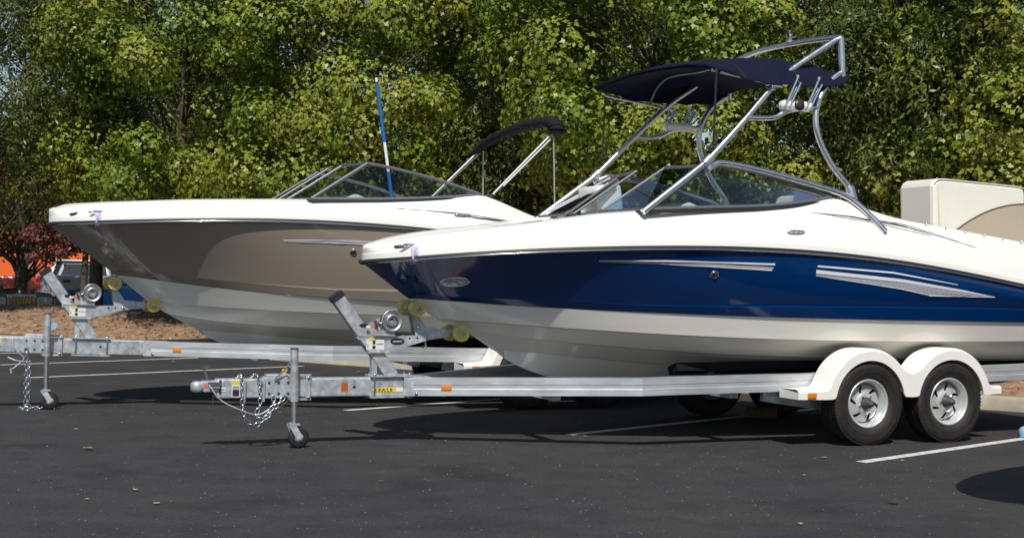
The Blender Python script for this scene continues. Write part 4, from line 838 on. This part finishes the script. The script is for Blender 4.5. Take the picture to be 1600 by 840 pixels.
def tree(name, label, x, y, h, cz, rad, zr, nclump, per, lsize, pal, tmpl, m_, cat='tree', group=None, clump_r=(.32, .62), trunk_r=.13, bark='bark', flat=.45, shell=.45, zmin=None, lean=0.0, upw=.75):
    zb = mulch_z(x, y); root = empty(name, (x, y, max(0, zb - .03))); tag(root, label, cat, group)
    tr = MB(); top_ = Vector((lean, 0, h * .86)); tp = smooth_path([(0, 0, -.1), (random.uniform(-.08, .08), random.uniform(-.08, .08), h * .25), (lean * .5 + random.uniform(-.12, .12), random.uniform(-.12, .12), h * .55), top_], 5)
    tr.tube(tp, [trunk_r * (1.25 if i == 0 else 1) * (1 - .8 * i / (len(tp) - 1)) for i in range(len(tp))], 10)
    cl = []
    while len(cl) < nclump:
        d = rng.normal(size=3); d /= np.linalg.norm(d); r_ = rng.uniform(shell, 1) ** .6
        wob = 1 + .16 * math.sin(3 * math.atan2(d[1], d[0]) + x) + .10 * math.sin(5 * d[2] + y + 2 * d[0])
        p = np.array([d[0] * rad * r_ * wob + lean * .5, d[1] * rad * r_ * wob, cz + d[2] * zr * r_ * wob])
        if zmin and p[2] < zmin: continue
        cl.append(p)
    cl = np.array(cl)
    # limbs to a share of the clumps
    for p in cl[::max(1, nclump // 60)]:
        z0 = max(.9, min(h * .8, p[2] - rng.uniform(.4, 1.1) * np.hypot(p[0], p[1]) * .6)); f = z0 / h
        b0 = tp[min(len(tp) - 1, int(f / .86 * (len(tp) - 1)))]
        mid = (Vector(p) * .5 + b0 * .5) + Vector((0, 0, .12 + rng.uniform(-.1, .2))); r0 = trunk_r * .24 * (1 - .6 * f)
        tr.tube(smooth_path([b0, mid, Vector(p)], 4), [r0 * (1 - .85 * i / 8) for i in range(9)], 6, caps=False)
    tr.build('trunk', M[bark], root)
    N_ = nclump * per; ci = np.repeat(np.arange(nclump), per)
    cen = cl[ci]; outc = cl - np.array([lean * .5, 0, cz]); outc /= np.linalg.norm(outc, axis=1, keepdims=True)
    rr = rng.uniform(*clump_r, nclump); ax = np.stack([rr * rng.uniform(.8, 1.25, nclump), rr * rng.uniform(.8, 1.25, nclump), rr * rng.uniform(flat, flat * 1.5, nclump)], 1)
    # each bough is a lobed cap: leaves lie like shingles on its upper and outer side and thin out beneath
    dirv = rng.normal(size=(N_, 3)); dirv /= np.linalg.norm(dirv, axis=1, keepdims=True)
    bias = outc[ci] * .55 + np.array([0, 0, .55]); dirv = dirv + bias * rng.uniform(.2, 1.0, (N_, 1)); dirv /= np.linalg.norm(dirv, axis=1, keepdims=True)
    ph = rng.uniform(0, 6.28, (nclump, 3)); az = np.arctan2(dirv[:, 1], dirv[:, 0])
    lobe = 1 + .22 * np.sin(4 * az + ph[ci, 0]) + .16 * np.sin(5 * dirv[:, 2] + 3 * az + ph[ci, 1])
    rad_ = np.where(rng.random(N_) < .14, rng.uniform(.3, 1.2, N_), rng.uniform(.84, 1.06, N_)) * lobe
    off_ = dirv * ax[ci] * rad_[:, None]; pos = cen + off_
    pos[:, 2] -= .22 * (off_[:, 0] ** 2 + off_[:, 1] ** 2) / rr[ci]
    nrm = dirv / (ax[ci] / rr[ci][:, None]); nrm /= np.linalg.norm(nrm, axis=1, keepdims=True)
    nrm = nrm + outc[ci] * .15 + rng.normal(size=(N_, 3)) * .42
    pal = np.array(pal); cc = rng.random(nclump); t_ = np.clip(cc[ci] * .62 + rng.random(N_) * .5 - .08, 0, .999) * (len(pal) - 1); i0 = t_.astype(int); fr = (t_ - i0)[:, None]
    colr = pal[i0] * (1 - fr) + pal[np.minimum(i0 + 1, len(pal) - 1)] * fr; colr = colr * rng.uniform(.82, 1.15, (N_, 1))
    size = lsize * rng.uniform(.55, 1.25, N_)
    me = leaf_mesh('crown', pos, nrm, size, colr, tmpl, m_); o = bpy.data.objects.new('crown', me); COL.objects.link(o); o.parent = root
    return root
PAL_M = [(.085, .135, .014), (.135, .205, .018), (.210, .268, .026), (.285, .308, .040), (.34, .325, .065)]
PAL_O = [(.055, .080, .014), (.090, .118, .020), (.130, .155, .030), (.175, .19, .045)]
PAL_D = [(.045, .070, .014), (.075, .105, .020), (.11, .135, .028)]
PAL_R = [(.14, .05, .035), (.26, .09, .07), (.34, .15, .11)]
GM = 'yellow green maples behind the boats'; GO = 'dark oaks behind the boats'; GB = 'trees further back'
mk = dict(nclump=92, per=820, lsize=.084, flat=.55, shell=.6, clump_r=(.40, .86), pal=PAL_M, tmpl=MAPLE, m_=M['maple'], group=GM)
tree('maple_tree', 'broad yellow green maple behind the bow of the taupe boat', -6.1, 25.3, 8.6, 4.7, 2.35, 3.3, zmin=1.9, **mk)
tree('maple_tree', 'yellow green maple behind the blue and white pole', -2.5, 24.2, 8.6, 4.5, 2.3, 3.2, zmin=1.6, **mk)
tree('maple_tree', 'bright yellow green maple behind the navy canopy', 2.3, 21.6, 8.4, 4.3, 2.5, 3.2, zmin=1.5, **dict(mk, nclump=100))
tree('maple_tree', 'yellow green maple at the right edge behind the raised backrest', 7.05, 19.6, 8.2, 4.5, 1.85, 3.2, zmin=1.7, **mk)
tree('maple_tree', 'maple set back between the taupe bow maple and the pole', -4.9, 28.6, 5.6, 2.9, 2.1, 2.1, zmin=1.2, **dict(mk, nclump=70))
tree('maple_tree', 'maple set back behind the folded black bimini', .2, 26.6, 9.5, 5.0, 2.4, 3.8, zmin=1.6, **dict(mk, nclump=90))
ok = dict(nclump=190, per=420, lsize=.10, pal=PAL_O, tmpl=KITE, m_=M['oak'], group=GO, clump_r=(.32, .66), flat=.7, shell=.5)
tree('oak_tree', 'dark fine leaved oak at the left edge of the picture', -10.2, 25.8, 9.5, 5.1, 2.8, 3.4, zmin=2.15, trunk_r=.14, **dict(ok, nclump=240))
tree('oak_tree', 'dark fine leaved oak between tower and raised backrest', 5.6, 20.6, 9.0, 4.2, 1.9, 3.6, zmin=.9, **ok)
tree('oak_tree', 'dark fine leaved oak above the folded black bimini', .4, 23.6, 9.0, 3.6, 1.5, 2.8, zmin=.9, **dict(ok, nclump=80))
bk_ = dict(nclump=90, per=150, lsize=.20, pal=PAL_D, tmpl=OVAL, m_=M['oak'], group=GB, clump_r=(.6, 1.15), flat=.6, trunk_r=.2)
for i, (x, y, h, l) in enumerate([(-18.6, 53, 14, 'tall dark tree far back beyond the left edge oak'), (-15.6, 55, 13.5, 'dark tree far back behind the left edge oak'), (-12.6, 57, 13, 'dark tree far back between oak and first maple'), (-7.6, 38, 6.0, 'shorter dark tree far back left of the pole'), (-.4, 37, 9.5, 'dark tree far back right of the pole'), (3.0, 36, 11, 'tall dark tree far back behind the navy canopy'), (7.6, 34, 10.5, 'dark tree far back behind the tower'), (11.6, 33, 10.0, 'dark tree far back behind the raised backrest'), (15.5, 33, 10, 'dark tree far back at the right edge')]):
    tree('broadleaf_tree', l, x, y, h, h * .55, 3.1, h * .45, zmin=2.2, **bk_)
tree('red_maple_tree', 'small red leaved maple with pale trunk by the orange wall', -11.95, 35.4, 2.6, 2.05, .66, .55, 22, 170, .08, PAL_R, MAPLE, M['maple'], bark='bark_grey', trunk_r=.07, clump_r=(.16, .28), zmin=1.65)
tree('lot_tree', 'thick trunked tree between red and grey pickups', -14.0, 39.0, 6.5, 3.9, 2.5, 2.5, 85, 200, .11, PAL_O, MAPLE, M['oak'], trunk_r=.22, zmin=1.8)
tree('lot_tree', 'slim dark trunked tree left of the taupe bow by the orange wall', -11.1, 35.5, 5.5, 3.6, 1.2, 1.6, 24, 150, .12, PAL_O, MAPLE, M['oak'], trunk_r=.11, zmin=2.05)
tree('lot_tree', 'brown trunked tree on the mulch behind the far winch', -8.35, 27.6, 6.0, 4.4, 1.4, 2.0, 26, 180, .12, PAL_M, MAPLE, M['maple'], trunk_r=.15, zmin=2.1)

# ------------------------------------------------------------------ buildings
ob = empty('store_building', (-26, 82, 0)); tag(ob, 'long orange store wall behind the parked cars', 'building')
m = MB(); m.box((-6, 3, 4.5), (44, 6, 9)); m.build('wall', M['orange_wall'], ob)
m = MB(); m.box((-6, 3, 9.15), (44.6, 6.6, .3)); m.build('parapet', M['pale_wall'], ob)
m = MB(); m.box((-4, -.03, .35), (40, .06, .7)); m.build('plinth', M['pale_wall'], ob)
m = MB(); m.box((3.2, -.06, 2.6), (2.6, .12, 1.5)); sgn = m.build('sign_board', M['label_white'], ob)
m = MB(); m.prism([(-.9, -.5), (.9, -.5), (.3, .5), (-.5, .5)], (3.2, -.13, 2.6), (1, 0, 0), (0, 0, 1), (0, .01, 0)); m.build('sign_mark', mat('sign_slate', (.10, .14, .22), .5), sgn)
pb_ = empty('pale_building', (14, 64, 0)); tag(pb_, 'pale walled building glimpsed through the trees', 'building')
m = MB(); m.box((0, 4, 2.6), (46, 8, 5.2)); m.build('wall', M['pale_wall'], pb_)
m = MB(); m.box((0, 4, 5.35), (46.6, 8.6, .3)); m.build('roof', mat('roof_grey', (.3, .3, .3), .8), pb_)
for k in range(8):
    m = MB(); m.box((-20 + k * 5.6, -.03, 1.6), (2.2, .1, 1.6)); m.build('window', mat('window_dark', (.03, .04, .05), .1), pb_) if k == 0 else m.build('window', bpy.data.materials['window_dark'], pb_)

# ------------------------------------------------------------------ parked vehicles across the lot
CW = None
def car_wheel(root, x, y, r=.31):
    global CW
    if CW is None:
        t = MB(); t.lathe([(.19, -.09), (.27, -.105), (.30, -.09), (.31, -.05), (.31, .05), (.30, .09), (.27, .105), (.19, .09)], (0, 0, 0), (1, 0, 0), 24); CW = [t.mesh('tyre', M['tyre'])]
        t = MB(); t.lathe([(.19, -.085), (.18, -.06), (.06, -.075), (.001, -.08)], (0, 0, 0), (1, 0, 0), 20); t.lathe([(.19, .085), (.18, .06), (.06, .075), (.001, .08)], (0, 0, 0), (1, 0, 0), 20); CW.append(t.mesh('rim', M['rim']))
    w_ = empty('wheel', (x, y, r), 0, root); w_.scale = (r / .31,) * 3
    for nm, me in zip(('tyre', 'rim'), CW): o = bpy.data.objects.new(nm, me); COL.objects.link(o); o.parent = w_
GLC = mat('car_glass', (.015, .02, .025), .05, coat=.5)
CHR = mat('chrome', (.75, .75, .76), .12, metal=1)
def vehicle(name, label, loc, rz, paint, W, prof, cabin, wheels, details, zoff=0):
    """prof/cabin: side outlines in (y along length, front at -y; z)"""
    root = empty(name, (loc[0], loc[1], zoff), rz); tag(root, label, 'pickup' if 'pickup' in name else 'car', 'vehicles parked across the lot')
    m = MB(); m.prism(prof, (-W / 2, 0, 0), (0, 1, 0), (0, 0, 1), (W, 0, 0)); m.build('body', paint, root, .07)
    ys = [p[0] for p in cabin]; zs = [p[1] for p in cabin]; zmin, zmax = min(zs), max(zs); k = .13
    lo = [(-(W / 2 - .06) + k * (z - zmin) / (zmax - zmin), y, z) for y, z in cabin]; hi = [(-p[0], p[1], p[2]) for p in lo]; n = len(lo)
    m = MB(); m.add(lo + hi, [tuple(range(n)), tuple(range(2 * n - 1, n - 1, -1))] + [(i, (i + 1) % n, (i + 1) % n + n, i + n) for i in range(n)]); m.build('cabin', paint, root, .05)
    def inset(poly, t):
        c = np.mean(np.array(poly), 0); return [tuple(c + (np.array(p) - c) * t) for p in poly]
    for s in (1, -1):
        q = inset(lo, .80); m = MB(); m.add([(s * (p[0] - .03), p[1], p[2] + .0) for p in q], [tuple(range(n))]); m.build('side_window', GLC, root, recalc=False)
    def slab(nm, i):
        a, b = np.array(lo[i]), np.array(lo[(i + 1) % n]); c, d_ = np.array(hi[(i + 1) % n]), np.array(hi[i]); q = inset([a, b, c, d_], .84); nv = np.cross(b - a, d_ - a); nv = nv / np.linalg.norm(nv)
        cen = np.mean([a, b, c, d_], 0); mid = np.array([0, np.mean(ys), np.mean(zs)]); nv = nv if nv @ (cen - mid) > 0 else -nv
        m = MB(); m.add([tuple(np.array(p) + nv * .012) for p in q], [(0, 1, 2, 3)]); m.build(nm, GLC, root, recalc=False)
    slab('windshield', 0); slab('rear_window', 2)
    for y in wheels:
        for s in (1, -1): car_wheel(root, s * (W / 2 - .10), y, .33 if 'pickup' in name else .31)
    for nm, c, sz, m_ in details:
        m = MB(); m.box(c, sz); m.build(nm, m_, root, .01)
    return root
def paint(nm, c): return mat(nm, c, .25, coat=.8)
DB, RD, GY, WH, BL = paint('dark_navy_paint', (.008, .011, .022)), paint('red_paint', (.40, .012, .02)), paint('grey_paint', (.22, .25, .30)), paint('white_car_paint', (.75, .74, .72)), paint('blue_car_paint', (.004, .028, .085))
LENS = mat('headlamp', (.45, .46, .46), .1, metal=.4, coat=1); GRL = mat('brass_grille', (.35, .27, .10), .4, metal=.4, var=.3, vscale=25, stretch=(8, 1, .3))
sedan = [(-2.45, .28), (-2.50, .45), (-2.46, .74), (-2.3, .80), (-1.0, .90), (1.4, .92), (2.45, .86), (2.52, .5), (2.45, .28)]
scab = [(-.70, .88), (.0, 1.36), (.85, 1.38), (1.55, .90)]
vehicle('parked_sedan', 'dark sedan facing the camera with wide brassy grille and chrome bumper', (-12.85, 31.7), R(55), DB, 1.85, sedan, scab, (-1.5, 1.45),
    [('grille', (0, -2.49, .62), (.66, .06, .26), GRL), ('grille_surround', (0, -2.475, .62), (.72, .05, .31), CHR), ('bumper', (0, -2.57, .42), (1.84, .14, .15), CHR), ('license_plate', (0, -2.66, .43), (.31, .02, .15), M['label_white'])] +
    [('headlamp', (s * .60, -2.49, .62), (.40, .05, .20), LENS) for s in (1, -1)] + [('lamp_bar', (s * .60, -2.52, .62), (.02, .02, .2), CHR) for s in (1, -1)] + [('hood_ornament', (0, -2.42, .84), (.02, .06, .09), CHR)] + [('grille_bar', (-.28 + .08 * k, -2.525, .62), (.012, .015, .25), CHR) for k in range(8)], -.02)
truck = [(-2.7, .42), (-2.74, .7), (-2.66, 1.0), (-2.5, 1.08), (-.9, 1.12), (2.6, 1.12), (2.68, 1.08), (2.68, .5), (2.55, .42)]
tcab = [(-1.15, 1.08), (-.55, 1.78), (.75, 1.80), (1.0, 1.1)]
vehicle('red_pickup', 'red pickup truck at the left edge of the far lot', (-18.0, 43.5), R(100), RD, 1.95, truck, tcab, (-1.75, 1.6), [('bumper', (0, 2.75, .55), (1.9, .14, .18), CHR)])
vehicle('grey_pickup', 'grey pickup truck seen from its tailgate beside the red pickup', (-14.1, 45.6), R(184), GY, 1.9, truck, [(-1.2, 1.08), (-.7, 1.5), (.3, 1.52), (.5, 1.1)], (-1.75, 1.6),
    [('bumper', (0, 2.78, .55), (1.86, .16, .16), CHR), ('license_plate', (-.1, 2.875, .56), (.31, .02, .15), M['label_white']), ('tail_lamp', (.88, 2.70, .85), (.14, .06, .36), M['red_lens']), ('tail_lamp', (-.88, 2.70, .85), (.14, .06, .36), M['red_lens']), ('tailgate', (0, 2.69, .84), (1.5, .05, .44), GY), ('handle', (0, 2.73, .95), (.22, .03, .08), M['label_black'])])
vehicle('white_suv', 'white sport utility car behind the blue car', (-16.6, 52.5), R(8), WH, 1.9, [(-2.3, .35), (-2.32, .9), (-1.1, 1.02), (2.25, 1.02), (2.3, .35)], [(-1.2, 1.0), (-.6, 1.68), (1.9, 1.70), (2.2, 1.02)], (-1.4, 1.4), [('bumper', (0, -2.36, .5), (1.85, .12, .2), M['dark_trim'])])
vehicle('blue_hatchback', 'deep blue car behind the far winch stand', (-9.75, 36.8), R(-100), BL, 1.8, [(-2.1, .28), (-2.15, .62), (-1.9, .78), (-.9, .92), (2.0, .98), (2.1, .5), (2.05, .28)], [(-1.0, .90), (-.2, 1.42), (1.3, 1.44), (1.95, .96)], (-1.3, 1.3), [('headlamp', (s * .66, -2.1, .62), (.3, .08, .14), LENS) for s in (1, -1)] + [('side_mirror', (.95, -.65, .98), (.14, .1, .1), BL)])
sg = empty('lot_sign', (-15.9, 45.0, 0)); tag(sg, 'small pink and white sign on a post by the pickups', 'sign')
m = MB(); m.tube([(0, 0, 0), (0, 0, 1.75)], .03, 8); m.build('post', M['galv'], sg)
m = MB(); m.box((0, -.04, 1.52), (.40, .02, .42)); f_ = m.build('panel', mat('faded_red', (.50, .13, .10), .6), sg)
m = MB(); m.box((0, -.053, 1.50), (.22, .006, .16)); m.build('panel_patch', M['label_white'], f_)

# ------------------------------------------------------------------ small things on the ground
def px_ground(px, py):
    dx, dy = px - 800, py - HY; c, s = math.cos(ROLL), math.sin(ROLL); u = c * dx + s * dy; v = -s * dx + c * dy; t = CAM_H * FPX / v
    return (u / FPX * t, t)
LF = [(137, 703, .17, 0, 'pale curled dry leaf on open asphalt below the far jack wheel'), (119, 672, .07, 0, 'small pale leaf scrap beside the far jack chain'), (190, 661, .06, 0, 'tiny pale leaf scrap right of the far jack wheel'), (1396, 787, .13, 1, 'reddish brown dry leaf in front of the wheels'), (596, 754, .07, 1, 'small dark leaf standing on edge in the foreground asphalt'), (211, 767, .07, 0, 'pale leaf scrap low in the left foreground'), (244, 788, .09, 0, 'flat tan leaf scrap in the left foreground'), (136, 782, .06, 0, 'small pale scrap at the lower left'), (822, 795, .06, 1, 'small brown leaf at the bottom centre'), (1288, 716, .09, 0, 'grey leaf scrap left of the white stall line'), (1410, 721, .06, 0, 'white paper scrap beside the near stall line'), (1256, 744, .06, 0, 'pale scrap of leaf left of the near wheels'), (438, 646, .06, 0, 'white scrap behind the tongue jack'), (1250, 820, .07, 0, 'grey leaf scrap at the lower right'), (914, 683, .06, 0, 'white scrap in the shadow edge under the blue boat'), (270, 566, .10, 0, 'tan leaf between the far stall lines'), (561, 582, .13, 0, 'dry leaf pile scrap by the kerb behind the winch post')]
for px, py, sz, cm_, l in LF:
    x, y = px_ground(px, py); m = MB(); k = 7; an0 = random.uniform(0, 6); sz *= .32
    pts = [(math.cos(an0 + t) * sz * (.5 + .5 * random.random()), math.sin(an0 + t) * sz * .75 * (.5 + .5 * random.random()), .012 + random.uniform(0, .3) * sz) for t in np.linspace(0, 6.28, k + 1)[:-1]]
    m.add([(0, 0, .01)] + pts, [(0, i + 1, (i + 1) % k + 1) for i in range(k)], True)
    o = m.build('fallen_leaf', M['leaf_red'] if cm_ else M['leaf_dry'], None, recalc=False); o.location = (x, y, 0); tag(o, l, 'leaf', 'leaves and scraps lying on the asphalt')
    md = o.modifiers.new('solidify', 'SOLIDIFY'); md.thickness = .002
x, y = px_ground(1190, 652)
m = MB(); m.box((0, 0, .055), (.30, .12, .11)); o = m.build('wheel_chock', M['wood'], None, .012); o.location = (x, y, 0); o.rotation_euler = (0, 0, TH); tag(o, 'weathered timber block wedged by the far side wheels of the blue trailer', 'wood block')
x, y = px_ground(1602, 684)
jg = empty('water_jug', (x + .02, y, 0)); tag(jg, 'pale blue plastic jug cut off by the right edge', 'jug')
m = MB(); m.lathe([(.001, 0), (.07, 0), (.078, .02), (.078, .07), (.06, .095), (.03, .11), (.025, .12), (.001, .12)], (0, 0, 0), (0, 0, 1), 18); m.build('jug_body', M['bluebag'], jg)
m = MB(); m.lathe([(.028, .118), (.028, .14), (.001, .142)], (0, 0, 0), (0, 0, 1), 14); m.build('jug_cap', M['stripe_white'], jg)

# loose grit on the tarmac
gt = MB()
for i in range(2600):
    y = 5.2 + 9.5 * rng.random() ** 1.2; x = rng.uniform(-.42, .42) * y; r_ = rng.uniform(.0025, .0065) * (1.6 if rng.random() < .05 else 1); a_ = rng.uniform(0, 6.28); pts = [(x + r_ * math.cos(a_ + k * 2.094) * rng.uniform(.7, 1.2), y + r_ * math.sin(a_ + k * 2.094) * rng.uniform(.7, 1.2), .0008) for k in range(3)]
    gt.add(pts + [(x, y, r_ * 1.1)], [(0, 1, 3), (1, 2, 3), (2, 0, 3)], False, int(rng.choice(3, p=(.15, .45, .4))))
go_ = gt.build('asphalt_grit', [mat('grit_pale', (.20, .19, .17), .9), mat('grit_mid', (.14, .135, .13), .9), mat('grit_dark', (.03, .03, .03), .9)], None, recalc=False)
tag(go_, 'fine loose grit scattered over the asphalt', 'grit', kind='stuff')
